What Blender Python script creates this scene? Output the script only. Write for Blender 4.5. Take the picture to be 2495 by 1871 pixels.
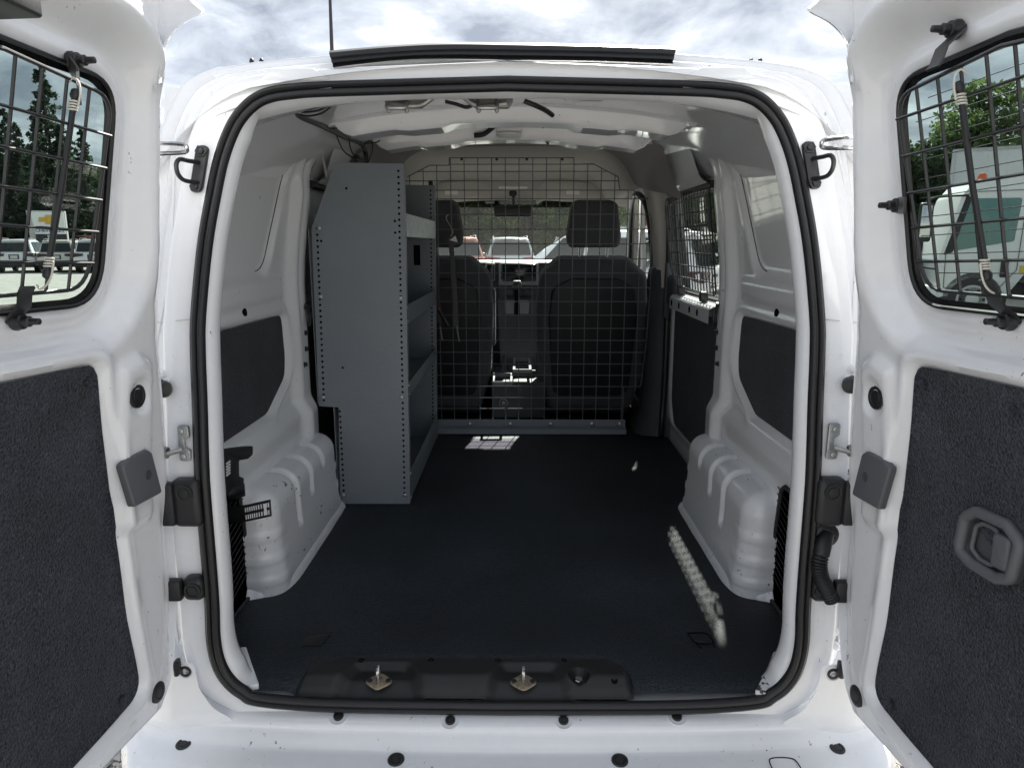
import bpy, bmesh, math, random
import numpy as np
from mathutils import Vector, Matrix
PI = math.pi
rad = math.radians
for o in list(bpy.data.objects): bpy.data.objects.remove(o)
scn = bpy.context.scene
COL = scn.collection
# ------------------------------------------------------------------ camera
F, CX, CY = 1700.0, 1247.5, 935.5
CAM = np.array([.022, -1.31, 1.45])
PIT = math.atan((935.5 - 595) / F); YAW = math.atan((1262 - 1247.5) / F)
FW = np.array([-math.sin(YAW) * math.cos(PIT), math.cos(YAW) * math.cos(PIT), -math.sin(PIT)])
RT = np.array([math.cos(YAW), math.sin(YAW), 0.]); UP = np.cross(RT, FW)
cd = bpy.data.cameras.new('camera'); cam = bpy.data.objects.new('camera', cd); COL.objects.link(cam)
cd.sensor_width = 36; cd.lens = 36 * F / 2495; cd.clip_start = .02; cd.clip_end = 3000
m = Matrix.Identity(4)
for i in range(3):
    m[i][0] = RT[i]; m[i][1] = UP[i]; m[i][2] = -FW[i]; m[i][3] = CAM[i]
cam.matrix_world = m; scn.camera = cam
# ------------------------------------------------------------------ sky, sun, exposure
SUN_EL, SUN_AZ = 44.0, 12.0          # azimuth measured from +Y towards +X
w = bpy.data.worlds.new('World'); scn.world = w; w.use_nodes = True
nt = w.node_tree; N = nt.nodes; L = nt.links; N.clear()
out = N.new('ShaderNodeOutputWorld'); bg = N.new('ShaderNodeBackground'); bg.inputs[1].default_value = .1
L.new(bg.outputs[0], out.inputs[0])
sky = N.new('ShaderNodeTexSky'); sky.sky_type = 'NISHITA'; sky.sun_disc = False
sky.sun_elevation = rad(SUN_EL); sky.sun_rotation = rad(SUN_AZ)
tc = N.new('ShaderNodeTexCoord'); sep = N.new('ShaderNodeSeparateXYZ'); L.new(tc.outputs['Generated'], sep.inputs[0])
def wmath(op, a, b=None, clamp=False):
    n = N.new('ShaderNodeMath'); n.operation = op; n.use_clamp = clamp
    for i, x in enumerate((a, b)):
        if x is None: continue
        if isinstance(x, (int, float)): n.inputs[i].default_value = x
        else: L.new(x, n.inputs[i])
    return n.outputs[0]
zz = wmath('MAXIMUM', wmath('ADD', sep.outputs[2], .22), .1)
cmb = N.new('ShaderNodeCombineXYZ')
L.new(wmath('DIVIDE', sep.outputs[0], zz), cmb.inputs[0]); L.new(wmath('DIVIDE', sep.outputs[1], zz), cmb.inputs[1])
n1 = N.new('ShaderNodeTexNoise'); n1.inputs['Scale'].default_value = 2.6; n1.inputs['Detail'].default_value = 7; n1.inputs['Roughness'].default_value = .58; n1.inputs['Distortion'].default_value = .35
L.new(cmb.outputs[0], n1.inputs[0])
cr = N.new('ShaderNodeValToRGB'); e = cr.color_ramp.elements
e[0].position = .35; e[0].color = (.95, 1.05, 1.24, 1); e[1].position = .66; e[1].color = (4.05, 4.1, 4.2, 1)
k = cr.color_ramp.elements.new(.52); k.color = (2.2, 2.32, 2.52, 1)
L.new(n1.outputs[0], cr.inputs[0])
mx = N.new('ShaderNodeMix'); mx.data_type = 'RGBA'; mx.inputs[0].default_value = .94
L.new(sky.outputs[0], mx.inputs[6]); L.new(cr.outputs[0], mx.inputs[7]); L.new(mx.outputs[2], bg.inputs[0])
sd = bpy.data.lights.new('sun', 'SUN'); sd.energy = 5.0; sd.angle = rad(.9); sd.color = (1, .96, .89)
so = bpy.data.objects.new('sun', sd); COL.objects.link(so)
sdir = Vector((-math.sin(rad(SUN_AZ)) * math.cos(rad(SUN_EL)), -math.cos(rad(SUN_AZ)) * math.cos(rad(SUN_EL)), -math.sin(rad(SUN_EL))))
so.rotation_euler = sdir.to_track_quat('-Z', 'Y').to_euler(); so.location = (8, 30, 30)
vs = scn.view_settings; vs.view_transform = 'Standard'; vs.look = 'None'; vs.exposure = 1.88; vs.gamma = 1; vs.use_curve_mapping = False
scn.cycles.caustics_reflective = False; scn.cycles.caustics_refractive = False; scn.cycles.max_bounces = 11; scn.cycles.diffuse_bounces = 7; scn.cycles.transparent_max_bounces = 24

# ------------------------------------------------------------------ helpers: pixels and curves
def ray(px, py): return FW + RT * (px - CX) / F - UP * (py - CY) / F
def at(px, py, X=None, Y=None, Z=None):
    d = ray(px, py)
    t = (X - CAM[0]) / d[0] if X is not None else (Y - CAM[1]) / d[1] if Y is not None else (Z - CAM[2]) / d[2]
    return CAM + d * t
def sstep(x, a, b):
    t = np.clip((x - a) / (b - a), 0, 1); return t * t * (3 - 2 * t)
def catmull(P, n=8, closed=False):
    P = np.array(P, float); m = len(P); out = []
    rng = range(m) if closed else range(m - 1)
    for i in rng:
        if closed: a, b, c, d = P[i - 1], P[i], P[(i + 1) % m], P[(i + 2) % m]
        else: a, b, c, d = P[max(i - 1, 0)], P[i], P[i + 1], P[min(i + 2, m - 1)]
        for k in range(n):
            t = k / n
            out.append(.5 * (2 * b + (c - a) * t + (2 * a - 5 * b + 4 * c - d) * t * t + (3 * b - a - 3 * c + d) * t ** 3))
    if not closed: out.append(P[-1])
    return np.array(out)
def fillet(P, r, seg=6):
    P = [np.array(p, float) for p in P]; n = len(P); out = []
    rr = r if hasattr(r, '__len__') else [r] * n
    for i in range(n):
        a, b, c = P[i - 1], P[i], P[(i + 1) % n]
        d1 = a - b; d2 = c - b; l1 = np.linalg.norm(d1); l2 = np.linalg.norm(d2); d1 = d1 / l1; d2 = d2 / l2
        ang = math.acos(max(-1, min(1, d1 @ d2)))
        if rr[i] <= 0 or ang > 3.1: out.append(b); continue
        t = min(rr[i] / math.tan(ang / 2), l1 * .48, l2 * .48)
        p, q = b + d1 * t, b + d2 * t
        for k in range(seg + 1):
            s = k / seg; out.append((1 - s) ** 2 * p + 2 * s * (1 - s) * b + s * s * q)
    return np.array(out)
def rrect(w, h, r, seg=5, cx=0, cy=0):
    return fillet([(cx - w / 2, cy - h / 2), (cx + w / 2, cy - h / 2), (cx + w / 2, cy + h / 2), (cx - w / 2, cy + h / 2)], r, seg)
def polysdf(poly):
    A = np.array(poly, float); B = np.roll(A, -1, 0)
    def f(P):
        d2 = np.full(len(P), 1e9); ins = np.zeros(len(P), bool)
        for a, b in zip(A, B):
            e = b - a; wv = P - a; t = np.clip((wv @ e) / max(e @ e, 1e-12), 0, 1)
            q = wv - np.outer(t, e); d2 = np.minimum(d2, (q * q).sum(1))
            c1 = (a[1] > P[:, 1]) != (b[1] > P[:, 1])
            with np.errstate(divide='ignore', invalid='ignore'):
                xx = (b[0] - a[0]) * (P[:, 1] - a[1]) / (b[1] - a[1]) + a[0]
            ins ^= c1 & (P[:, 0] < xx)
        d = np.sqrt(d2); return np.where(ins, -d, d)
    return f
def circ(cx, cy, r): return lambda P: np.hypot(P[:, 0] - cx, P[:, 1] - cy) - r

# ------------------------------------------------------------------ materials
MATS = {}
def mat(name, col, rough=.5, metal=0., spec=.5, coat=0., noise=None, bump=None, sheen=0., specks=None, alpha_tint=None, emit=None):
    """col base colour; noise=(scale, amount) colour mottling; bump=(scale, strength, dist); specks=(scale, thresh, colour) chips"""
    m = bpy.data.materials.new(name); m.use_nodes = True; nt = m.node_tree; b = nt.nodes['Principled BSDF']
    b.inputs['Base Color'].default_value = (*col, 1); b.inputs['Roughness'].default_value = rough; b.inputs['Metallic'].default_value = metal
    b.inputs['Specular IOR Level'].default_value = spec
    b.inputs['Coat Weight'].default_value = coat; b.inputs['Coat Roughness'].default_value = .05
    b.inputs['Sheen Weight'].default_value = sheen
    if emit: b.inputs['Emission Color'].default_value = (*emit, 1); b.inputs['Emission Strength'].default_value = 1
    tcn = nt.nodes.new('ShaderNodeTexCoord'); src = tcn.outputs['Object']
    if noise:
        n = nt.nodes.new('ShaderNodeTexNoise'); n.inputs['Scale'].default_value = noise[0]; n.inputs['Detail'].default_value = 5
        nt.links.new(src, n.inputs[0])
        r = nt.nodes.new('ShaderNodeValToRGB'); a = noise[1]
        r.color_ramp.elements[0].position = .3; r.color_ramp.elements[1].position = .7
        r.color_ramp.elements[0].color = (*[c * (1 - a) for c in col], 1); r.color_ramp.elements[1].color = (*[min(1, c * (1 + a)) for c in col], 1)
        nt.links.new(n.outputs[0], r.inputs[0]); colout = r.outputs[0]
        if len(noise) > 2:
            n2 = nt.nodes.new('ShaderNodeTexNoise'); n2.inputs['Scale'].default_value = noise[2]; n2.inputs['Detail'].default_value = 3
            nt.links.new(src, n2.inputs[0])
            mr = nt.nodes.new('ShaderNodeMapRange'); mr.inputs[1].default_value = .3; mr.inputs[2].default_value = .7; mr.inputs[3].default_value = 1 - noise[3]; mr.inputs[4].default_value = 1 + noise[3]
            nt.links.new(n2.outputs[0], mr.inputs[0])
            mm = nt.nodes.new('ShaderNodeVectorMath'); mm.operation = 'SCALE'; nt.links.new(colout, mm.inputs[0]); nt.links.new(mr.outputs[0], mm.inputs['Scale']); colout = mm.outputs[0]
    else:
        rg = nt.nodes.new('ShaderNodeRGB'); rg.outputs[0].default_value = (*col, 1); colout = rg.outputs[0]
    if specks:
        mp = nt.nodes.new('ShaderNodeMapping'); mp.inputs['Scale'].default_value = specks[3] if len(specks) > 3 else (1, 1, 1); nt.links.new(src, mp.inputs[0])
        n = nt.nodes.new('ShaderNodeTexNoise'); n.inputs['Scale'].default_value = specks[0]; n.inputs['Detail'].default_value = 4; n.inputs['Roughness'].default_value = .65
        nt.links.new(mp.outputs[0], n.inputs[0])
        big = nt.nodes.new('ShaderNodeTexNoise'); big.inputs['Scale'].default_value = specks[0] * .09; nt.links.new(src, big.inputs[0])
        ad = nt.nodes.new('ShaderNodeMath'); ad.operation = 'MULTIPLY_ADD'; ad.inputs[1].default_value = .35; nt.links.new(big.outputs[0], ad.inputs[0]); nt.links.new(n.outputs[0], ad.inputs[2])
        mr = nt.nodes.new('ShaderNodeMapRange'); mr.inputs[1].default_value = specks[1] + .175; mr.inputs[2].default_value = specks[1] + .205; nt.links.new(ad.outputs[0], mr.inputs[0])
        mxx = nt.nodes.new('ShaderNodeMix'); mxx.data_type = 'RGBA'; mxx.inputs[7].default_value = (*specks[2], 1)
        nt.links.new(mr.outputs[0], mxx.inputs[0]); nt.links.new(colout, mxx.inputs[6]); colout = mxx.outputs[2]
    nt.links.new(colout, b.inputs['Base Color'])
    if bump:
        n = nt.nodes.new('ShaderNodeTexNoise'); n.inputs['Scale'].default_value = bump[0]; n.inputs['Detail'].default_value = 4; nt.links.new(src, n.inputs[0])
        bp = nt.nodes.new('ShaderNodeBump'); bp.inputs['Strength'].default_value = bump[1]; bp.inputs['Distance'].default_value = bump[2]
        nt.links.new(n.outputs[0], bp.inputs['Height']); nt.links.new(bp.outputs[0], b.inputs['Normal'])
    MATS[name] = m; return m
def glass(name, tint, refl=1.0, dust=0.):
    m = bpy.data.materials.new(name); m.use_nodes = True; nt = m.node_tree; nt.nodes.clear()
    o = nt.nodes.new('ShaderNodeOutputMaterial'); mixn = nt.nodes.new('ShaderNodeMixShader'); t = nt.nodes.new('ShaderNodeBsdfTransparent'); g = nt.nodes.new('ShaderNodeBsdfGlossy')
    t.inputs[0].default_value = (*tint, 1); g.inputs['Roughness'].default_value = .02; g.inputs[0].default_value = (refl, refl, refl, 1)
    lw = nt.nodes.new('ShaderNodeLayerWeight'); lw.inputs[0].default_value = .5
    pw = nt.nodes.new('ShaderNodeMath'); pw.operation = 'POWER'; pw.inputs[1].default_value = 5; nt.links.new(lw.outputs['Facing'], pw.inputs[0])
    fr = nt.nodes.new('ShaderNodeMath'); fr.operation = 'MULTIPLY_ADD'; fr.inputs[1].default_value = .92; fr.inputs[2].default_value = .045; nt.links.new(pw.outputs[0], fr.inputs[0])
    nt.links.new(fr.outputs[0], mixn.inputs[0]); nt.links.new(t.outputs[0], mixn.inputs[1]); nt.links.new(g.outputs[0], mixn.inputs[2]); 
    if dust:
        tl = nt.nodes.new('ShaderNodeBsdfTranslucent'); tl.inputs[0].default_value = (.9, .9, .88, 1); m2 = nt.nodes.new('ShaderNodeMixShader'); m2.inputs[0].default_value = dust
        nt.links.new(mixn.outputs[0], m2.inputs[1]); nt.links.new(tl.outputs[0], m2.inputs[2]); nt.links.new(m2.outputs[0], o.inputs[0])
    else: nt.links.new(mixn.outputs[0], o.inputs[0])
    MATS[name] = m; return m
M = MATS
mat('white_paint', (.83, .84, .86), .42, coat=1., noise=(2.2, .02, 60, .012), bump=(900, .05, .001), specks=(95, .718, (.16, .16, .17), (1, 1, .45)))
mat('shell_paint', (.80, .81, .83), .45)
mat('scuffed_paint', (.82, .83, .85), .42, coat=.8, noise=(4, .03, 90, .02), bump=(700, .06, .001), specks=(80, .68, (.15, .15, .16), (1, .5, .8)))
mat('worn_paint', (.72, .72, .72), .45, specks=(55, .55, (.06, .06, .06)), noise=(25, .1))
mat('rubber', (.012, .012, .014), .42, bump=(400, .08, .001))
mat('black_plastic', (.016, .016, .018), .45, bump=(900, .15, .0006))
mat('black_steel', (.02, .02, .022), .42, spec=.5)
mat('wire_grey', (.14, .15, .17), .35, spec=.6)
mat('wire_black', (.022, .022, .024), .38, spec=.6)
mat('carpet', (.028, .032, .042), .95, spec=.12, noise=(230, .8, 9, .25), bump=(260, 1., .006), sheen=.12, specks=(430, .645, (.10, .11, .135), (1, 1, .5)))
mat('mat_vinyl', (.021, .0265, .034), .58, spec=.4, noise=(2.5, .45, 190, .55), bump=(200, 1., .004), specks=(420, .70, (.05, .058, .07)))
mat('trim_black', (.017, .0175, .019), .5, spec=.4, bump=(500, .45, .0008), noise=(20, .15))
mat('grey_plastic', (.105, .11, .12), .5, bump=(700, .2, .0006))
mat('dark_grey_trim', (.055, .058, .066), .6, bump=(500, .3, .0008), noise=(5, .1))
mat('shelf_grey', (.22, .245, .27), .42, spec=.4, noise=(7, .05, 160, .05), specks=(26, .70, (.3, .31, .32), (6, 1, 1)))
mat('galvanised', (.42, .43, .44), .38, metal=.75, noise=(30, .18))
mat('steel', (.5, .5, .5), .25, metal=1.)
mat('rusty_plate', (.33, .27, .2), .5, metal=.5, noise=(120, .4))
mat('hole_black', (.004, .004, .005), .9, spec=.1)
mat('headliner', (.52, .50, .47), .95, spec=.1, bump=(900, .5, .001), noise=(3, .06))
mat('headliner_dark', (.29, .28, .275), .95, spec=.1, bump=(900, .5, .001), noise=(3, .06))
mat('seat_fabric', (.085, .087, .095), .9, spec=.2, bump=(700, .6, .0015), noise=(300, .3), sheen=.1)
mat('dash_plastic', (.03, .031, .034), .5, bump=(500, .3, .0006))
mat('dash_silver', (.20, .20, .21), .4)
mat('screen', (.008, .009, .01), .15)
mat('console_light', (.045, .047, .052), .45)
mat('cream_wire', (.62, .6, .54), .5)
mat('white_lens', (.8, .8, .78), .3)
mat('sealer', (.55, .57, .5), .7, noise=(25, .15), bump=(40, .5, .004))
mat('dim_steel', (.36, .36, .34), .4, metal=.6, noise=(40, .2))
mat('red_tip', (.3, .03, .02), .5)
glass('door_glass', (.46, .54, .52)); glass('windshield_glass', (.85, .93, .89), dust=.007); glass('band_glass', (.34, .33, .38)); glass('side_glass', (.86, .91, .89))
mat('frit', (.006, .006, .007), .2)

# ------------------------------------------------------------------ helpers: meshes
def mk(name, V, Fc, material, parent=None, sharp=38, flip=False):
    me = bpy.data.meshes.new(name); V = np.asarray(V, float)
    if flip: Fc = [tuple(reversed(f)) for f in Fc]
    me.from_pydata([tuple(v) for v in V], [], [tuple(int(i) for i in f) for f in Fc]); me.update()
    me.polygons.foreach_set('use_smooth', [True] * len(me.polygons))
    if sharp: me.set_sharp_from_angle(angle=rad(sharp))
    me.materials.append(M[material] if isinstance(material, str) else material)
    o = bpy.data.objects.new(name, me); COL.objects.link(o)
    if parent: o.parent = parent
    return o
def frombm(name, bm, material, parent=None, sharp=38):
    bmesh.ops.recalc_face_normals(bm, faces=bm.faces)
    me = bpy.data.meshes.new(name); bm.to_mesh(me); bm.free()
    me.polygons.foreach_set('use_smooth', [True] * len(me.polygons))
    if sharp: me.set_sharp_from_angle(angle=rad(sharp))
    me.materials.append(M[material]); o = bpy.data.objects.new(name, me); COL.objects.link(o)
    if parent: o.parent = parent
    return o
class MB:
    """collects shapes into one mesh"""
    def __init__(s): s.v = []; s.f = []
    def add(s, V, Fc):
        n = len(s.v); s.v += [tuple(p) for p in V]; s.f += [tuple(i + n for i in f) for f in Fc]; return s
    def loft(s, rings, closed=True, caps=False):
        n = len(rings[0]); V = [p for r in rings for p in r]; Fc = []
        for j in range(len(rings) - 1):
            for i in range(n if closed else n - 1):
                a = j * n + i; b = j * n + (i + 1) % n; Fc.append((a, b, b + n, a + n))
        if caps: Fc.append(tuple(range(n - 1, -1, -1))); Fc.append(tuple(range((len(rings) - 1) * n, len(rings) * n)))
        return s.add(V, Fc)
    def tube(s, P, r, seg=8, closed=False, caps=True):
        P = np.array(P, float); n = len(P); rings = []; up0 = None
        rr = r if hasattr(r, '__len__') else [r] * n
        for i in range(n):
            a = P[(i - 1) % n] if (closed or i > 0) else P[i]; b = P[(i + 1) % n] if (closed or i < n - 1) else P[i]
            t = b - a; t = t / (np.linalg.norm(t) + 1e-12)
            if up0 is None:
                up0 = np.array([0, 0, 1.]) if abs(t[2]) < .9 else np.array([1., 0, 0])
            x = np.cross(up0, t); x /= np.linalg.norm(x) + 1e-12; y = np.cross(t, x); up0 = y
            rings.append([P[i] + rr[i] * (x * math.cos(k * 2 * PI / seg) + y * math.sin(k * 2 * PI / seg)) for k in range(seg)])
        if closed: rings.append(rings[0])
        return s.loft(rings, True, caps and not closed)
    def box(s, a, b):
        (x0, y0, z0), (x1, y1, z1) = a, b
        V = [(x, y, z) for z in (z0, z1) for y in (y0, y1) for x in (x0, x1)]
        return s.add(V, [(0, 2, 3, 1), (4, 5, 7, 6), (0, 1, 5, 4), (2, 6, 7, 3), (0, 4, 6, 2), (1, 3, 7, 5)])
    def lathe(s, c, axis, prof, seg=16):
        c = np.array(c, float); ax = np.array(axis, float); ax /= np.linalg.norm(ax)
        t = np.array([0, 0, 1.]) if abs(ax[2]) < .9 else np.array([1., 0, 0]); x = np.cross(t, ax); x /= np.linalg.norm(x); y = np.cross(ax, x)
        return s.loft([[c + ax * h + r * (x * math.cos(k * 2 * PI / seg) + y * math.sin(k * 2 * PI / seg)) for k in range(seg)] for r, h in prof], True, True)
    def plate(s, poly, o, u, v, n, t0, t1):
        """extruded outline: poly in (u,v), from offset t0 to t1 along n"""
        o, u, v, n = [np.array(q, float) for q in (o, u, v, n)]
        r = [[o + u * p[0] + v * p[1] + n * t for p in poly] for t in (t0, t1)]
        return s.loft(r, True, True)
    def build(s, name, material, parent=None, sharp=38, fix=True):
        if fix:
            bm = bmesh.new(); vs = [bm.verts.new(p) for p in s.v]
            for f in s.f:
                try: bm.faces.new([vs[i] for i in f])
                except ValueError: pass
            bm.normal_update()
            return frombm(name, bm, material, parent, sharp)
        return mk(name, s.v, s.f, material, parent, sharp)
def rbox(name, c, size, r, material, parent=None, seg=3, rot=None, taper=None):
    bm = bmesh.new(); bmesh.ops.create_cube(bm, size=1)
    for v in bm.verts:
        v.co = Vector((v.co.x * size[0], v.co.y * size[1], v.co.z * size[2]))
        if taper: taper(v.co)
    if r > 0: bmesh.ops.bevel(bm, geom=bm.edges[:], offset=r, segments=seg, profile=.5, affect='EDGES', clamp_overlap=True)
    R = rot if rot is not None else Matrix.Identity(3)
    for v in bm.verts: v.co = R @ v.co + Vector(c)
    return frombm(name, bm, material, parent)
def bplate(name, poly, o, u, v, n, t0, t1, bev, material, parent=None, seg=2):
    """bevelled extruded outline"""
    o, u, v, n = [Vector(q) for q in (o, u, v, n)]
    bm = bmesh.new(); vs = [bm.verts.new(o + u * p[0] + v * p[1] + n * t0) for p in poly]
    f = bm.faces.new(vs); r = bmesh.ops.extrude_face_region(bm, geom=[f])
    top = [g for g in r['geom'] if isinstance(g, bmesh.types.BMVert)]
    bmesh.ops.translate(bm, verts=top, vec=n * (t1 - t0))
    if bev > 0:
        ts = set(top); ed = [e for e in bm.edges if e.verts[0] in ts and e.verts[1] in ts]
        bmesh.ops.bevel(bm, geom=ed, offset=bev, segments=seg, profile=.5, affect='EDGES', clamp_overlap=True)
    return frombm(name, bm, material, parent)
def panel(name, box, h, outer, holes, wfun, mapfun, material, parent=None, flip=False, sharp=50):
    """pressed sheet: grid in (u,v) trimmed to an outline, w from wfun, mapfun((u,v,w)) -> xyz"""
    u0, u1, v0, v1 = box; nu = int((u1 - u0) / h) + 2; nv = int((v1 - v0) / h) + 2
    U, V = np.meshgrid(np.linspace(u0, u1, nu), np.linspace(v0, v1, nv)); P = np.stack([U.ravel(), V.ravel()], 1)
    def f(Q):
        d = outer(Q) if outer else np.full(len(Q), -1e3)
        for hsd in holes: d = np.maximum(d, -hsd(Q))
        return d
    d = f(P); hh = max((u1 - u0) / (nu - 1), (v1 - v0) / (nv - 1))
    near = np.abs(d) <= hh * .56
    for it in range(3):
        idx = np.where(near)[0]; Q = P[idx]; e = 1e-4; dq = f(Q)
        gx = (f(Q + [e, 0]) - f(Q - [e, 0])) / (2 * e); gy = (f(Q + [0, e]) - f(Q - [0, e])) / (2 * e); g2 = np.maximum(gx * gx + gy * gy, .25)
        P[idx] = Q - np.stack([gx, gy], 1) * (dq / g2)[:, None]
    sgn = np.where(near, 0, np.sign(d)); Fc = []
    for j in range(nv - 1):
        for i in range(nu - 1):
            q = [j * nu + i, j * nu + i + 1, (j + 1) * nu + i + 1, (j + 1) * nu + i]; s = [sgn[k] for k in q]
            if min(s) > -.5: continue
            if max(s) < .5: Fc.append(tuple(q)); continue
            for tri in (((0, 1, 2), (0, 2, 3)) if s[0] == 0 and s[2] == 0 else ((0, 1, 3), (1, 2, 3))):
                if max(s[k] for k in tri) < .5 and min(s[k] for k in tri) < -.5: Fc.append(tuple(q[k] for k in tri))
    used = sorted({i for t in Fc for i in t}); rm = {k: i for i, k in enumerate(used)}
    P = P[used]; Fc = [tuple(rm[i] for i in t) for t in Fc]
    X = mapfun(P[:, 0], P[:, 1], wfun(P))
    return mk(name, X, Fc, material, parent, sharp, flip)
def empty(name, loc, label=None, cat=None, group=None):
    o = bpy.data.objects.new(name, None); COL.objects.link(o); o.location = loc; o.empty_display_size = .05
    if label: tag(o, label, cat, group)
    return o
def tag(o, label, cat, group=None):
    o['label'] = label; o['category'] = cat
    if group: o['group'] = group
    return o
def lathe(name, c, axis, prof, material, parent=None, seg=18):
    return MB().lathe(c, axis, prof, seg).build(name, material, parent)
from mathutils.bvhtree import BVHTree
_bv = {}
def hit(o, px, py):
    """where the line of sight through a pixel meets a built surface: point and normal"""
    if o.name not in _bv:
        me = o.data; _bv[o.name] = BVHTree.FromPolygons([v.co.copy() for v in me.vertices], [tuple(p.vertices) for p in me.polygons])
    d = Vector(ray(px, py)).normalized(); loc, no, idx, dist = _bv[o.name].ray_cast(Vector(CAM), d)
    if loc is None: return None, None
    if no.dot(d) > 0: no = -no
    return np.array(loc), np.array(no)
def copy_tree(o, parent=None):
    c = o.copy(); COL.objects.link(c)
    if parent is not None: c.parent = parent
    for ch in list(o.children): copy_tree(ch, c)
    return c
# children are built in world coordinates; van root stays at the origin
VAN = empty('cargo_van', (0, 0, 0), 'white cargo van seen from behind with both rear doors swung open', 'van')
FZ = .53
# ================================================================== SETTING
def struct(o, kind='structure'): o['kind'] = kind; return o
gm = mat('gravel_ground', (.32, .309, .287), .95, spec=.2, noise=(45, .3, 2.0, .14), bump=(60, 1., .02), specks=(150, .62, (.16, .155, .15)))
NG = 60
gx = np.concatenate([-np.geomspace(900, 4, 24), np.linspace(-3.5, 3.5, 15), np.geomspace(4, 900, 24)])
GX, GY = np.meshgrid(gx, gx)
ground = mk('ground', np.stack([GX.ravel(), GY.ravel(), np.zeros(GX.size)], 1), [(j * len(gx) + i, j * len(gx) + i + 1, (j + 1) * len(gx) + i + 1, (j + 1) * len(gx) + i) for j in range(len(gx) - 1) for i in range(len(gx) - 1)], 'gravel_ground')
struct(ground)
rng = np.random.default_rng(3)
mb = MB()
OCT = np.array([(1, 0, 0), (-1, 0, 0), (0, 1, 0), (0, -1, 0), (0, 0, 1), (0, 0, -1)], float)
OF = [(0, 2, 4), (2, 1, 4), (1, 3, 4), (3, 0, 4), (2, 0, 5), (1, 2, 5), (3, 1, 5), (0, 3, 5)]
for i in range(5200):
    sx = rng.choice([-1, 1]); c = np.array([sx * (1.15 + rng.normal() * .28), .45 + rng.normal() * .4, 0]); r = .006 + .012 * rng.random() ** 2
    q = OCT * (r * (.7 + .6 * rng.random((6, 1)))); a = rng.random() * 6; q[:, :2] = q[:, :2] @ np.array([[math.cos(a), -math.sin(a)], [math.sin(a), math.cos(a)]])
    q[:, 2] *= .7; mb.add(q + c + [0, 0, r * .4], OF)
mat('seam_grey', (.5, .5, .5), .6); mat('pebble', (.40, .385, .36), .9, noise=(9, .45))
gv = mb.build('gravel', 'pebble', sharp=0, fix=False); gv['kind'] = 'stuff'
for p in gv.data.polygons: p.use_smooth = False
tag(gv, 'loose pale gravel on the lot beside the bumper ends', 'gravel')

# ================================================================== VAN: rear frame rings
def ylean(z): return .15 * (np.sqrt((np.asarray(z) - 1.0) ** 2 + .0064) + (np.asarray(z) - 1.0)) / 2 - .15 * .08 / 2 * np.exp(-3 * np.abs(np.asarray(z) - 1.0))
HALF = [(0, .483), (-.35, .487), (-.520, .500), (-.562, .520), (-.591, .549), (-.610, .591), (-.617, .65), (-.613, .741), (-.611, .898), (-.611, 1.121), (-.613, 1.239), (-.611, 1.314), (-.596, 1.446), (-.577, 1.545), (-.56, 1.615), (-.538, 1.67), (-.515, 1.704), (-.486, 1.729), (-.454, 1.742), (-.414, 1.748), (-.335, 1.753), (0, 1.762)]
OUTH = [(0, .42), (-.3, .42), (-.56, .43), (-.64, .45), (-.70, .49), (-.735, .56), (-.745, .64), (-.745, .741), (-.745, .898), (-.745, 1.121), (-.745, 1.239), (-.742, 1.314), (-.725, 1.446), (-.705, 1.56), (-.69, 1.66), (-.663, 1.725), (-.635, 1.763), (-.585, 1.786), (-.545, 1.792), (-.488, 1.80), (-.335, 1.813), (0, 1.832)]
def fullring(half, n=7):
    c = catmull(half, n); r = c[1:-1][::-1].copy(); r[:, 0] *= -1
    return np.concatenate([c, r])
RIN = fullring(HALF); ROUT = fullring(OUTH)
def rnorm(C):
    t = np.roll(C, -1, 0) - np.roll(C, 1, 0); t /= np.linalg.norm(t, axis=1)[:, None]
    n = np.stack([t[:, 1], -t[:, 0]], 1)
    if (n * (C - C.mean(0))).sum() < 0: n = -n
    return n
NIN = rnorm(RIN); NOUT = rnorm(ROUT)
def ring_at(C, dy): return np.stack([C[:, 0], ylean(C[:, 1]) + dy, C[:, 1]], 1)
kz = (1 - .72 * sstep(RIN[:, 1], .56, .50) - .6 * sstep(RIN[:, 1], 1.66, 1.745))[:, None]          # the flange stays low along the sill
def inr(o_): return RIN - NIN * o_ * kz
rings = [ring_at(RIN + NIN * .07, .075), ring_at(inr(.015), .066), ring_at(inr(.030), .058), ring_at(inr(.034), .046), ring_at(inr(.035), .030), ring_at(inr(.031), .012), ring_at(inr(.022), .004), ring_at(inr(.012), .002)]
for f, dy in ((.0, 0), (.06, 0), (.25, -.001), (.40, -.002), (.45, .002), (.49, .016), (.53, .034), (.58, .040), (.70, .041), (.735, .034), (.76, .032), (.785, .035), (.81, .042), (.95, .043), (1., .046)):
    rings.append(ring_at(RIN + (ROUT - RIN) * f, dy))
for o_, dy in ((.005, .056), (.011, .085), (.021, .13), (.035, .24), (.055, .5)):
    R = ROUT + NOUT * o_; rings.append(np.stack([R[:, 0], ylean(R[:, 1]) * (1 - dy) + dy, R[:, 1]], 1))
R = ROUT + NOUT * .078; rings.append(np.stack([R[:, 0], np.full(len(R), .8), R[:, 1]], 1)); LASTR = R
rings.append(np.stack([R[:, 0], np.full(len(R), 1.14), R[:, 1]], 1))
rear_frame = MB().loft(rings).build('rear_frame', 'white_paint', VAN, sharp=60)
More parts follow.
